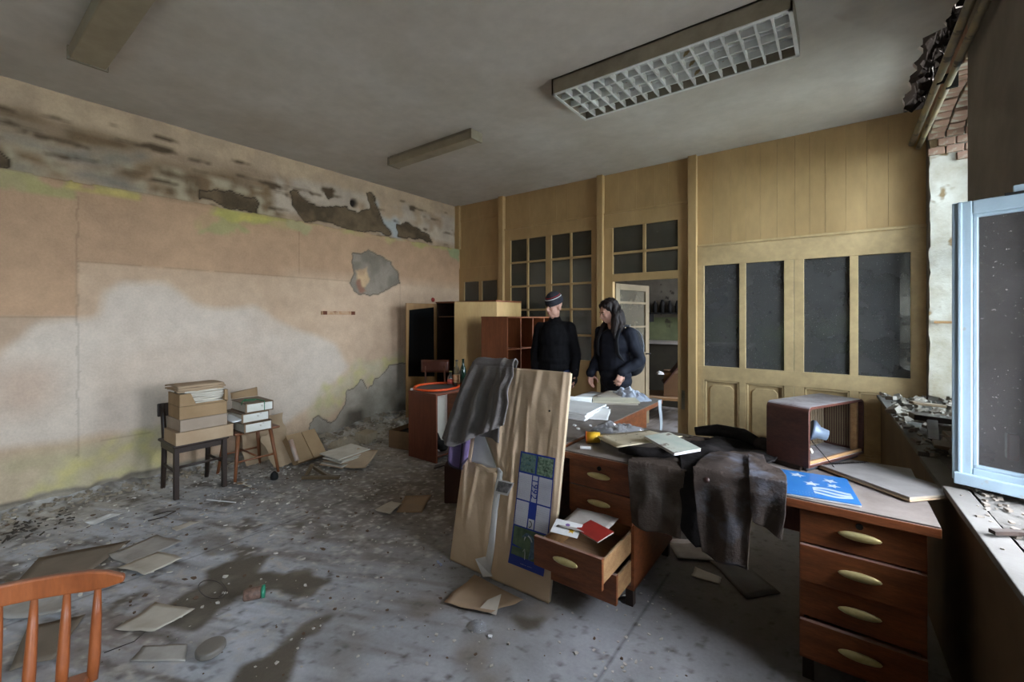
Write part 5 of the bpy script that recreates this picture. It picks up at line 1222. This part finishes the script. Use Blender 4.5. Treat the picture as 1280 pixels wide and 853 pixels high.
for sx_, sy in ((.05, -.27), (.05, .03), (.32, -.25), (.32, .01)): MB().tube([(sx_ + (.04 if sx_ > .2 else -.04), sy + (.04 if sy > -.1 else -.04), 0), (sx_, sy, .43)], [.012, .018], 10).build('leg', SPW, fc, smooth=True)
MB().box(-.052, -.040, -.125 + .13, -.118 + .13, .69, .71).build('white_chip', WPAPER, fc)

# ---- things on the floor
WAXED = mat('grey_wax', (118, 112, 104), (102, 96, 88), scale=5, rough=.35)
o = MB().lathe([(.002, 0), (.052, 0), (.058, .010), (.058, .026), (.052, .032), (.002, .034)], 32).build('round_tin', WAXED, bevel=.004); o.location = (-2.235, .745, .012); o.rotation_euler = (math.radians(5), 0, 0); tag(o, 'flat grey round tin lying on the floor near the camera', 'tin')
jr = thing('glass_jar', 'brown-speckled jar with a green lid lying on the wet stain', 'jar', (-2.49, 1.03, .032), 0)
jr.rotation_euler = (PI / 2, 0, math.radians(150))
MB().lathe([(.002, -.05), (.026, -.05), (.031, -.044), (.031, .025), (.027, .034), (.002, .034)], 20).build('jar_body', mat('speckled_brown', (128, 100, 86), (88, 68, 58), scale=60, rough=.5), jr, smooth=True)
MB().lathe([(.002, .034), (.033, .034), (.033, .05), (.002, .051)], 20).build('lid', mat('green_lid', (46, 120, 92), (56, 140, 108), rough=.35), jr, smooth=True)
def fl(name, lab, c, m=FPAPER, amp=.008, th=.002, seed=0, cat='paper', lift=0):
    return sheet4(name, lab, cat, [(p[0], p[1], fh(p[0], p[1]) + .003 + lift) for p in c], m, amp, th, seed=seed)
BRD = mat('dusty_brown_board', (130, 117, 101), (114, 102, 88), scale=5, rough=.85)
fl('fibre_board', 'brown dusty fibreboard sheet on the floor behind the spindle chair', [(-3.53, .22), (-3.45, .50), (-3.80, .80), (-3.98, .40)], BRD, .004, .006, 1, 'board')
fl('dusty_sheet', 'grey dusty sheet right of the fibreboard, half under another sheet', [(-3.66, .66), (-3.42, .70), (-3.50, 1.00), (-3.74, .92)], FPAPER, .01, .002, 2)
fl('dusty_sheet', 'paler dusty sheet with a cut corner lying over the grey sheet', [(-3.42, .66), (-3.19, .74), (-3.23, .93), (-3.44, .86)], PAPER, .012, .002, 3, lift=.01)
fl('torn_sheet', 'torn pale sheet lying between the jar and the spindle chair', [(-2.76, .52), (-2.60, .63), (-2.62, .80), (-2.85, .70)], PAPER, .015, .002, 4)
fl('grey_card', 'flat grey card next to the round tin', [(-2.47, .52), (-2.28, .66), (-2.38, .70), (-2.53, .58)], FPAPER, .004, .003, 5, 'card')
fl('wrinkled_sheet', 'wrinkled grey sheet under the spindle chair back', [(-3.30, .20), (-3.10, .40), (-3.40, .46), (-3.75, .24)], FPAPER, .03, .002, 6)
fl('wrinkled_sheet', 'brownish dusty sheet nearest the spindle chair seat', [(-2.80, .20), (-2.74, .32), (-3.02, .46), (-3.12, .28)], BRD, .015, .002, 7)
fl('white_scrap', 'narrow white scrap on the floor at the far left by the wall', [(-4.36, .66), (-4.26, .70), (-4.34, .88), (-4.42, .82)], WPAPER, .02, .002, 8)
fl('white_scrap', 'small pale scrap between the dark chair and the dusty sheets', [(-3.78, 1.02), (-3.70, 1.02), (-3.74, 1.16), (-3.80, 1.14)], PAPER, .01, .002, 9)
fl('plastic_envelope', 'pale card envelope lying in the middle of the floor', [(-2.88, 2.06), (-2.72, 2.08), (-2.80, 2.26), (-2.90, 2.24)], PAPER, .012, .003, 10, 'envelope')
fl('brown_envelope', 'dull brown envelope behind the pale one in the middle of the floor', [(-2.72, 2.14), (-2.56, 2.25), (-2.74, 2.52), (-2.90, 2.38)], CARD, .006, .003, 11, 'envelope')
fl('kraft_sheet', 'creased kraft paper sheet on the floor before the wrapped board', [(-1.65, 1.60), (-1.40, 1.68), (-1.32, 1.86), (-1.68, 1.88)], CARDP, .022, .0015, 12)
MB()
o = MB().add([(0, 0, 0), (.10, .02, .0), (.07, .10, .055), (.02, .05, .03)], [(0, 1, 2, 3)]).build('folded_corner', PAPER, solid=.0012, normals=False); o.location = (-1.47, 1.67, .014); tag(o, 'pale folded paper corner standing on the kraft sheet', 'paper')
crumple('plastic_wrapper', 'crumpled clear wrapper on the floor before the kraft sheet', 'wrapper', (-1.40, 1.585, .003), .055, .045, .035, FILM, 6, n=26)
o = MB().obox((0, 0, 0), (.02, .015, .008), (.1, 0, .4)).build('white_crumb', WPAPER, bevel=.002); o.location = (-1.31, 1.57, .006); tag(o, 'white crumb on the floor right of the clear wrapper', 'crumb')
fl('blue_ticket', 'tiny bluish ticket on the floor at the board foot', [(-1.98, 1.86), (-1.92, 1.83), (-1.915, 1.845), (-1.975, 1.875)], mat('blue_ticket', (140, 150, 180), rough=.6), .001, .001, 14, 'ticket')
fl('white_page', 'white page on the floor beneath the draped coats', [(-.84, 2.86), (-.72, 2.96), (-.80, 3.06), (-.92, 2.98)], WPAPER, .01, .002, 15)
fl('grey_folder', 'grey folder on the floor behind the coats', [(-.80, 2.76), (-.62, 2.88), (-.76, 3.02), (-.90, 2.90)], FPAPER, .008, .004, 16, 'folder', .004)
fl('small_page', 'small pale page on the floor in the desk kneehole', [(-.68, 2.63), (-.53, 2.65), (-.54, 2.72), (-.69, 2.74)], PAPER, .006, .002, 17)
fl('large_folder', 'large dark grey folder on the floor in the desk kneehole', [(-.40, 2.60), (-.26, 2.76), (-.50, 2.98), (-.65, 2.88)], mat('dark_grey_folder', (108, 104, 100), (92, 88, 84), rough=.8), .006, .004, 18, 'folder')
# loops of wire
def wire(lab, pts, r=.0025):
    o = MB().tube([(x, y, fh(x, y) + z) for x, y, z in pts], r, 5).build('wire', DARKWOOD, smooth=True); tag(o, lab, 'wire')
wire('looped thin wire on the floor left of the speckled jar', [(-2.75 + .10 * math.cos(q) * (1 + .06 * q), .92 + .05 * math.sin(q), .006 + .002 * q) for q in np.linspace(0, 8, 26)])
wire('rusty hook of wire on the floor near the left wall', [(-4.05, .95, .01), (-3.98, 1.02, .03), (-4.0, 1.10, .04), (-4.1, 1.08, .02), (-4.13, 1.0, .008)], .004)
wire('thin curved wire between the torn sheet and the grey card', [(-2.62, .46, .004), (-2.60, .56, .006), (-2.68, .66, .006), (-2.62, .72, .004)], .002)
# plaster crumbs scattered over the floor
def chip(mb, x, y, z, s, r):
    n = r.choice((4, 5, 6)); P = [(s * r.uniform(.5, 1.2) * math.cos(2 * PI * k / n), s * r.uniform(.4, 1.0) * math.sin(2 * PI * k / n)) for k in range(n)]
    mb.prism(P, 0, s * r.uniform(.2, .5), Matrix.Translation((x, y, z)) @ Euler((r.uniform(-.25, .25), r.uniform(-.25, .25), r.uniform(0, 6))).to_matrix().to_4x4())
rc = random.Random(21)
CHIPW = mat('plaster_chips', (196, 190, 180), (166, 158, 146), scale=20, rough=.9); CHIPD = mat('dirt_crumbs', (112, 92, 74), (84, 66, 52), scale=20, rough=.95)
m1_, m2_ = MB(), MB()
for k in range(2600):
    q = rc.random()
    if q < .55:
        x = -4.95 + abs(rc.gauss(0, .75)); y = rc.uniform(.2, 4.0)
    elif q < .8: x = rc.uniform(-4.3, -1.9); y = rc.uniform(.3, 2.6)
    else: x = rc.uniform(-2.2, .2); y = rc.uniform(.8, 3.2)
    if x < -4.97 or (-2.05 < x < .3 and 2.0 < y < 4): continue
    s = rc.choice([.003, .004, .005, .006, .008, .011, .016 if x < -2.6 else .006])
    chip(m1_ if rc.random() < .72 else m2_, x, y, fh(x, y) + .001, s, rc)
for cx, cy, n in ((-.85, 2.20, 30), (-.72, 1.75, 26), (-4.6, 1.6, 60), (-3.95, 1.05, 40), (-4.4, 2.0, 60)):
    for k in range(n):
        x = cx + rc.gauss(0, .10); y = cy + rc.gauss(0, .10); chip(m1_, x, y, fh(x, y) + .001, rc.choice([.003, .005, .008, .012]), rc)
tag(m1_.build('plaster_chips', CHIPW), 'pale plaster chips scattered over the floor', 'chips', kind='stuff')
tag(m2_.build('dirt_crumbs', CHIPD), 'brown dirt crumbs scattered over the floor', 'crumbs', kind='stuff')
# rubble along the foot of the left wall
mb = MB()
for k in range(520):
    y = rc.uniform(.2, 5.0); x = -4.99 + abs(rc.gauss(0, .10)) + (abs(rc.gauss(0, .35)) if 2.9 < y < 4.4 else 0); s = rc.choice([.012, .018, .025, .04 if y > 2.7 else .02])
    mb.obox((x, y, fh(x, y) + s * .2), (s * rc.uniform(.8, 1.9), s * rc.uniform(.8, 2.2), s * rc.uniform(.4, 1.0)), (rc.uniform(-.6, .6), rc.uniform(-.6, .6), rc.random() * 6))
tag(mb.build('wall_rubble', mat('wall_rubble', (160, 148, 130), (122, 110, 94), scale=6, rough=.95, bump=.4)), 'broken plaster lumps along the foot of the left wall', 'rubble', kind='stuff')
mb = MB()
for k in range(60): mb.obox((-4.60 + rc.gauss(0, .12), .40 + rc.gauss(0, .16), .012 + rc.uniform(0, .02)), (rc.uniform(.01, .05), rc.uniform(.006, .018), .006), (rc.uniform(-.5, .5), rc.uniform(-.5, .5), rc.random() * 6))
tag(mb.build('dark_litter', mat('burnt_litter', (78, 70, 62), (52, 46, 40), scale=20, rough=.95)), 'heap of dark burnt litter at the foot of the wall far left', 'litter', kind='stuff')

# ---- back room: shelf, counter and clutter seen through the doorway
bs = thing('back_shelf', 'dim wall shelf with dark jars in the room behind the doorway', 'shelf', (-2.35, 7.85, 1.56))
MB().box(-.55, .75, -.12, .13, 0, .025).build('shelf_board', BLACKISH, bs)
for s in (-.4, .6): MB().box(s - .012, s + .012, -.10, .13, -.14, 0).build('shelf_bracket', BLACKISH, bs)
for k in range(7):
    o = MB().lathe([(.002, 0), (.04, 0), (.04, .12 + .03 * (k % 3)), (.02, .17 + .03 * (k % 3)), (.018, .21), (.002, .21)], 10).build('jar', BLACKISH, smooth=True); o.location = (-2.80 + k * .13, 7.85, 1.587)
    tag(o, ('leftmost', 'second', 'third', 'fourth', 'fifth', 'sixth', 'rightmost')[k] + ' dark jar from the left on the dim shelf beyond the doorway', 'jar', 'jars on the dim back shelf')
ct = thing('counter', 'pale counter edge along the green wall beyond the doorway', 'counter', (-2.3, 7.68, 0))
MB().box(-.9, 1.2, -.30, .30, 1.05, 1.085).build('counter_top', FPAPER, ct); MB().box(-.88, 1.18, -.26, .29, .0, 1.05).build('counter_front', mat('dark_counter', (66, 62, 50), (54, 50, 40), rough=.8), ct)
slab('leaning_board', 'dark brown board propped on the crate beyond the doorway', 'board', (-1.98, 6.65, .72), (.5, .34, .02), (0, math.radians(-52), .4), mat('dark_red_brown_box', (76, 46, 34)))
carton('brown_crate', 'brown cardboard crate in the doorway clutter', 'box', (-1.93, 6.78, .34), (.46, .5, .34), mat('dull_brown_card', (118, 90, 62)), .3)
tb = thing('low_bench', 'low wooden bench carrying the crate beyond the doorway', 'bench', (-1.98, 6.72, 0), .3)
MB().box(-.45, .45, -.34, .34, .30, .335).build('bench_top', RAWWOOD, tb)
for a in (-.4, .4):
    for b in (-.3, .3): MB().box(a - .025, a + .025, b - .025, b + .025, 0, .30).build('leg', DARKWOOD, tb)
crumple('white_rag', 'small white rag caught on the clutter beyond the doorway', 'rag', (-2.13, 6.46, .66), .07, .06, .07, WPAPER, 5, n=18, th=.002)

# ================================================================== PEOPLE
from mathutils import noise as mnoise
def organic(mb, name, m, parent, voxel, it=4, wob=None):
    """fuse overlapping volumes into one continuous skin"""
    me = bpy.data.meshes.new(name); me.from_pydata(mb.v, [], mb.f)
    bm = bmesh.new(); bm.from_mesh(me); bmesh.ops.recalc_face_normals(bm, faces=bm.faces); bm.to_mesh(me); bm.free()
    tmp = bpy.data.objects.new('tmp', me)
    r = tmp.modifiers.new('r', 'REMESH'); r.mode = 'VOXEL'; r.voxel_size = voxel
    s = tmp.modifiers.new('s', 'SMOOTH'); s.factor = .5; s.iterations = it
    out = evaluate(tmp); out.name = name
    n = len(out.vertices); co = np.empty(n * 3, np.float32); out.vertices.foreach_get('co', co)
    if wob:
        amp, sc, seed, stz = wob; no = np.empty(n * 3, np.float32); out.vertices.foreach_get('normal', no)
        co = co.reshape(-1, 3); no = no.reshape(-1, 3)
        for i in range(n):
            p = co[i]; k = mnoise.noise(Vector((p[0] * sc + seed, p[1] * sc, p[2] * sc * stz))) + .5 * mnoise.noise(Vector((p[0] * sc * 2.3, p[1] * sc * 2.3 + seed, p[2] * sc * 2.3 * stz)))
            co[i] = p + no[i] * amp * k
        out.vertices.foreach_set('co', co.ravel())
    out.materials.clear(); out.materials.append(m); out.polygons.foreach_set('use_smooth', [True] * len(out.polygons))
    o = bpy.data.objects.new(name, out); COL.objects.link(o); o.parent = parent
    return o
SKIN = mat('skin', (206, 160, 140), (192, 144, 124), scale=14, rough=.5, spec=.35)
LIP = mat('lips', (160, 92, 86), rough=.45); EYEW = mat('eye_white', (150, 138, 130), rough=.5); IRIS = mat('eye_dark', (40, 30, 26), rough=.2)
JEANS = mat('blue_jeans', (42, 58, 96), (32, 44, 76), scale=20, rough=.85); BOOT = mat('dark_boots', (34, 30, 28), (28, 25, 24), rough=.6)

def head(mb, c, M, f=1.0):
    """head volumes around centre c, oriented by M (face toward local -y)"""
    def P(x, y, z): return tuple(Vector(c) + M @ Vector((x, y, z)) * f)
    R = M.to_euler()
    E = lambda x, y, z, a, b, d: mb.ell(P(x, y, z), (a * f, b * f, d * f), R, 18, 12)
    E(0, .012, .035, .074, .092, .080)        # cranium
    E(0, -.020, -.028, .060, .068, .076)      # face
    E(0, -.040, -.080, .034, .040, .030)      # chin and jaw
    E(-.030, -.012, -.062, .030, .05, .036); E(.030, -.012, -.062, .030, .05, .036)
    E(0, -.068, .028, .050, .022, .016)       # brow
    E(-.034, -.064, -.026, .020, .018, .018); E(.034, -.064, -.026, .020, .018, .018)   # cheekbones
    mb.chain([P(0, -.084, .012), P(0, -.106, -.024), P(0, -.098, -.034)], [.008 * f, .012 * f, .011 * f]); E(-.011, -.090, -.034, .009, .010, .008); E(.011, -.090, -.034, .009, .010, .008)
    E(0, -.084, -.056, .020, .010, .008); E(0, -.082, -.066, .018, .010, .007)          # lips
    E(-.074, .012, -.012, .010, .022, .032); E(.074, .012, -.012, .010, .022, .032)     # ears
    return P
def face_parts(root, P, M, f, brow):
    R = M.to_euler()
    for s in (-1, 1):
        MB().ell(P(s * .030, -.078, .006), (.013 * f, .008 * f, .0055 * f), R, 10, 7).build('eye', EYEW, root, smooth=True)
        MB().ell(P(s * .030, -.0845, .004), (.006 * f, .004 * f, .006 * f), R, 8, 6).build('iris', IRIS, root, smooth=True)
        MB().tube([P(s * .012, -.091, .024), P(s * .030, -.089, .030), P(s * .046, -.076, .024)], [.003, .0038, .002], 6).build('eyebrow', brow, root, smooth=True)
    MB().ell(P(0, -.0915, -.0565), (.019 * f, .005 * f, .0042 * f), R, 10, 6).ell(P(0, -.0895, -.0655), (.016 * f, .005 * f, .0045 * f), R, 10, 6).build('lips', LIP, root, smooth=True)
def hand(mb, w, d, palm_n, side, curl=.5, f=1.0):
    """palm from wrist w along d; palm_n = palm normal; side = +1/-1 for the thumb side"""
    w = Vector(w); d = Vector(d).normalized(); n = Vector(palm_n); n = (n - d * n.dot(d)).normalized(); t = d.cross(n) * side
    mb.chain([w, w + d * .035, w + d * .08], [.023, .026, .022]); mb.chain([w + d * .03 + t * .018, w + d * .082 + t * .024], [.018, .015]); mb.chain([w + d * .03 - t * .018, w + d * .078 - t * .026], [.018, .014])
    for i, (o_, L) in enumerate(((.030, .068), (.010, .076), (-.011, .071), (-.030, .056))):
        p = w + d * (.082 - .004 * abs(i - 1)) + t * o_; a = curl * (.6 + .12 * i); pts = [p]
        for k, q in enumerate((.45, .32, .23)):
            dd = d * math.cos(a * (k + .5)) + n * math.sin(a * (k + .5)) + t * (.06 * (1.5 - i)); p = p + dd.normalized() * L * q; pts.append(p)
        mb.chain(pts, [.0095, .0088, .008, .007], 8)
    p = w + d * .025 + t * .026
    mb.chain([p, p + (d * .5 + t * .75 + n * .35).normalized() * .036, p + (d * .62 + t * .62 + n * .5).normalized() * .068, p + (d * .8 + t * .4 + n * .6).normalized() * .088], [.014, .0115, .010, .008], 8)

def figure(root, J, f, headM):
    """J: joints in the root's frame; one continuous body"""
    mb = MB()
    mb.ell((0, .01, .94 * f), (.150 * f, .100 * f, .11 * f)); mb.ell((0, .0, 1.10 * f), (.125 * f, .085 * f, .13 * f)); mb.ell((0, .0, 1.29 * f), (.150 * f, .100 * f, .15 * f)); mb.cap((-.12 * f, .01, 1.365 * f), .045 * f, (.12 * f, .01, 1.365 * f), .045 * f)
    mb.chain([(0, .01, 1.40 * f), J['neck'], tuple(Vector(J['head']) + headM @ Vector((0, .015, -.05)))], [.062 * f, .050 * f, .048 * f])
    for s in 'LR':
        mb.chain([J['sh' + s], J['el' + s], J['wr' + s]], [.047 * f, .040 * f, .026 * f]); mb.chain([J['hip' + s], J['kn' + s], J['an' + s]], [.080 * f, .052 * f, .036 * f])
        mb.chain([J['an' + s], tuple(Vector(J['an' + s]) + Vector((0, -.14, -.045)))], [.036, .03]); hand(mb, J['wr' + s], J['hd' + s], J['hn' + s], J['ts' + s], J.get('curl' + s, .5))
    P = head(mb, J['head'], headM, f)
    organic(mb, 'body', SKIN, root, .0065, 3)
    return P
def trousers(root, J, f, m):
    mb = MB(); mb.ell((0, .01, .95 * f), (.170 * f, .120 * f, .12 * f))
    for s in 'LR': mb.chain([J['hip' + s], J['kn' + s], (J['an' + s][0], J['an' + s][1], J['an' + s][2] + .01)], [.098 * f, .072 * f, .060 * f])
    organic(mb, 'trousers', m, root, .013, 5, (.008, 14, 3, .6))
    for s in 'LR':
        a = Vector(J['an' + s]); b = MB(); b.ell(a + Vector((0, -.07, -.045)), (.050, .135, .045)); b.cap(a + Vector((0, .01, .06)), .05, a + Vector((0, .01, -.03)), .048)
        organic(b, 'shoe', BOOT, root, .009, 3)
def top_garment(root, name, J, f, m, hem, r_torso, sleeve, wob, extra=None):
    mb = MB(); a, b = r_torso
    mb.ell((0, .0, 1.29 * f), (a * f, b * f, .185 * f), nu=20); mb.ell((0, .0, 1.12 * f), (a * .94 * f, b * .98 * f, .2 * f), nu=20)
    zz = 1.04 * f
    while zz > hem:
        mb.ell((0, .005, zz), (a * .98 * f, b * 1.04 * f, .09), nu=20); zz -= .07
    mb.cap((-.135 * f, .01, 1.385 * f), .062 * f, (0, .01, 1.425 * f), .066 * f); mb.cap((.135 * f, .01, 1.385 * f), .062 * f, (0, .01, 1.425 * f), .066 * f); mb.cap((0, .015, 1.42 * f), .080 * f, (0, .012, 1.475 * f), .066 * f)
    for s in 'LR':
        w = Vector(J['wr' + s]); e = Vector(J['el' + s]); mb.chain([J['sh' + s], tuple(e), tuple(e.lerp(w, 1.0))], [.070 * f, .058 * f, sleeve * f])
    if extra: extra(mb)
    return organic(mb, name, m, root, .011, 4, wob)

# ---- person in the beanie
man = thing('person', 'person in a dark striped beanie and black sweater standing by the pigeonhole shelf', 'person', (-2.47, 4.05, 0), math.radians(12))
HM = Euler((math.radians(8), math.radians(2), math.radians(-26))).to_matrix()      # head turned left, slightly down
J = dict(neck=(0, 0, 1.48), head=(0, -.02, 1.615), shL=(.168, .015, 1.385), elL=(.232, .03, 1.11), wrL=(.235, -.03, .90), hdL=(-.02, -.12, -1), hnL=(-1, 0, 0), tsL=1,
         shR=(-.168, .015, 1.385), elR=(-.238, .03, 1.11), wrR=(-.20, -.06, .92), hdR=(.15, -.25, -1), hnR=(1, 0, .1), tsR=-1,
         hipL=(.09, .01, .90), knL=(.105, -.01, .50), anL=(.115, .02, .09), hipR=(-.09, .01, .90), knR=(-.11, -.01, .50), anR=(-.12, .02, .09))
P = figure(man, J, 1.0, HM)
face_parts(man, P, HM, 1.0, mat('dark_brow', (58, 44, 36), rough=.8))
BLKS = mat('black_sweater', (23, 22, 24), (17, 16, 18), scale=18, rough=.95, bump=.4, bscale=140, spec=.15)
top_garment(man, 'sweater', J, 1.0, BLKS, .90, (.185, .135), .045, (.009, 11, 2, .5))
trousers(man, J, 1.0, JEANS)
GLV = mat('black_gloves', (24, 23, 24), rough=.8)
for s in 'LR':
    mb = MB(); w = Vector(J['wr' + s]); d = Vector(J['hd' + s]).normalized()
    hand(mb, w, d, J['hn' + s], J['ts' + s], .55); mb2 = MB()
    for p in mb.v: pass
    mb.cap(w - d * .05, .036, w + d * .02, .030); mb.ell(w + d * .06, (.034, .030, .045))
    organic(mb, 'glove', GLV, man, .006, 2, (.003, 30, 1, 1))
HAT = mat('grey_knit', (58, 58, 64), (46, 46, 52), scale=60, rough=.95, bump=.5, bscale=160, spec=.1)
def hatp(r0, z0, z1, bulge=1.0, n=9):
    return [(r0 * math.sqrt(max(0, 1 - ((z0 + (z1 - z0) * k / n)) ** 2 / .125 ** 2)) + .002, z0 + (z1 - z0) * k / n) for k in range(n + 1)]
HT = Matrix.Translation(P(0, .014, .044)) @ HM.to_4x4() @ Euler((math.radians(16), 0, 0)).to_matrix().to_4x4() @ Matrix.Diagonal((.92, 1.12, 1, 1))
MB().lathe([(.084, -.012), (.094, -.010), (.096, .025), (.094, .034)] + hatp(.099, .034, .122), 28, HT).build('beanie', HAT, man, smooth=True)
for z, m_, h_ in ((.062, mat('white_knit', (200, 196, 192), rough=.95), .008), (.078, mat('red_knit', (150, 40, 44), rough=.95), .008)):
    r = .0995 * math.sqrt(1 - z * z / .125 ** 2)
    MB().lathe([(r - .004, z - h_ / 2), (r + .0035, z - h_ / 2 + .001), (r + .001, z + h_ / 2), (r - .006, z + h_ / 2)], 28, HT).build('beanie_stripe', m_, man, smooth=True)

# ---- person with the backpack
wo = thing('person', 'person with long dark wavy hair, navy jacket and backpack looking down at the papers', 'person', (-1.84, 4.19, 0), math.radians(-14))
f = .955
Minv = (Matrix.Translation(wo.location) @ Matrix.Rotation(math.radians(-14), 4, 'Z')).inverted()
hl = Minv @ Vector((-1.70, 4.03, .965)); hr = Minv @ Vector((-2.04, 4.06, .93))
HM2 = Euler((math.radians(20), math.radians(4), math.radians(-24))).to_matrix()
J = dict(neck=(-.005, -.03, 1.415), head=(-.015, -.075, 1.555), shL=(.175, .0, 1.345), elL=(.265, .06, 1.08), wrL=tuple(hl), hdL=(-.10, -.35, -1), hnL=(-.8, .3, 0), tsL=1, curlL=.75,
         shR=(-.175, .0, 1.345), elR=(-.235, .03, 1.09), wrR=tuple(hr), hdR=(.02, -.12, -1), hnR=(1, 0, 0), tsR=-1,
         hipL=(.085, .02, .86), knL=(.09, .0, .48), anL=(.10, .04, .085), hipR=(-.085, .02, .86), knR=(-.09, .0, .48), anR=(-.10, .04, .085))
P = figure(wo, J, f, HM2)
HAIR = mat('dark_brown_hair', (42, 31, 27), (30, 22, 20), scale=8, stretch=(10, 10, 1), rough=.6, spec=.3)
face_parts(wo, P, HM2, f, HAIR)
NAVY = mat('navy_jacket', (30, 32, 42), (22, 24, 33), scale=10, rough=.8, spec=.25)
def skirt(mb): mb.ell((0, .01, .86), (.175, .13, .12), nu=20)
top_garment(wo, 'jacket', J, f, NAVY, .86, (.200, .145), .050, (.013, 10, 7, .7), skirt)
trousers(wo, J, f, mat('black_trousers', (26, 26, 30), rough=.9))
mb = MB()
def hE(x, y, z, a, b, d): mb.ell(P(x, y, z), (a, b, d), HM2.to_euler(), 16, 10)
hE(0, .030, .056, .086, .098, .084); hE(0, .072, -.02, .084, .058, .12); hE(.074, .038, -.03, .022, .052, .11); hE(-.074, .040, -.03, .020, .050, .10)
hE(.042, -.016, .084, .040, .058, .030); hE(-.042, -.016, .084, .040, .058, .030)
for sx_, yy, ln in ((.082, .016, .21), (.090, .045, .24), (.055, .095, .25), (0, .115, .25), (-.06, .10, .25), (-.088, .05, .25), (-.085, .018, .20)):
    a = Vector(P(sx_, yy, -.04)); fw = -.035 if yy < .03 else .02
    mb.chain([a, a + Vector((sx_ * .12 + .010, fw * .3, -ln * .36)), a + Vector((sx_ * .20 - .010, fw * .7, -ln * .7)), a + Vector((sx_ * .16 + .006, fw, -ln))], [.034, .038, .034, .014])
organic(mb, 'hair', HAIR, wo, .007, 2, (.016, 26, 5, .28))
rh = random.Random(5); mb = MB()
for k in range(150):
    a = rh.uniform(-.25, PI + .25); r = rh.uniform(.082, .100); x, y = r * math.cos(a), .040 + r * .95 * math.sin(a)
    p = Vector(P(x, y, rh.uniform(.0, .04))); ph = rh.uniform(0, 6); n_ = rh.choice((6, 7, 8, 9)); pts = []
    for q in range(n_): pts.append(p + Vector((x * .22 * q / 8 + .008 * math.sin(q * 1.3 + ph), (-.030 if y < .04 else .015) * q / 8 + .008 * math.cos(q * 1.3 + ph), -.036 * q)))
    mb.tube(pts, [.003] + [.0052] * (n_ - 2) + [.001], 4)
mb.build('hair_locks', HAIR, wo, smooth=True)
PACK = mat('black_backpack', (34, 34, 38), (26, 26, 30), scale=12, rough=.75); PGR = mat('grey_piping', (120, 120, 124), rough=.6)
mb = MB(); mb.ell((.02, .235, 1.16), (.150, .105, .235), nu=20, nv=14); mb.ell((.02, .25, 1.02), (.150, .11, .14)); mb.ell((.02, .30, 1.08), (.11, .07, .13))
pk = organic(mb, 'backpack', PACK, wo, .010, 4, (.006, 12, 4, 1))
MB().tube([(.02 + .140 * math.cos(q), .245 + .055 * math.sin(q) * .6 + .02, 1.15 + .225 * math.sin(q)) for q in np.linspace(-.3, PI + .3, 26)], .007, 6).build('piping', PGR, pk, smooth=True)
for s in (-1, 1):
    MB().tube([(s * .10, .15, 1.33), (s * .105, .06, 1.415), (s * .11, -.06, 1.40), (s * .115, -.125, 1.28), (s * .125, -.115, 1.14), (s * .15, -.02, 1.02), (s * .14, .12, .98)], .022, 10, flat=.35).build('strap', PACK, pk, smooth=True)
MB().tube([(-.03, .16, 1.36), (-.03, .19, 1.42), (.05, .19, 1.42), (.05, .16, 1.36)], .007, 6).build('grab_loop', PGR, pk, smooth=True)
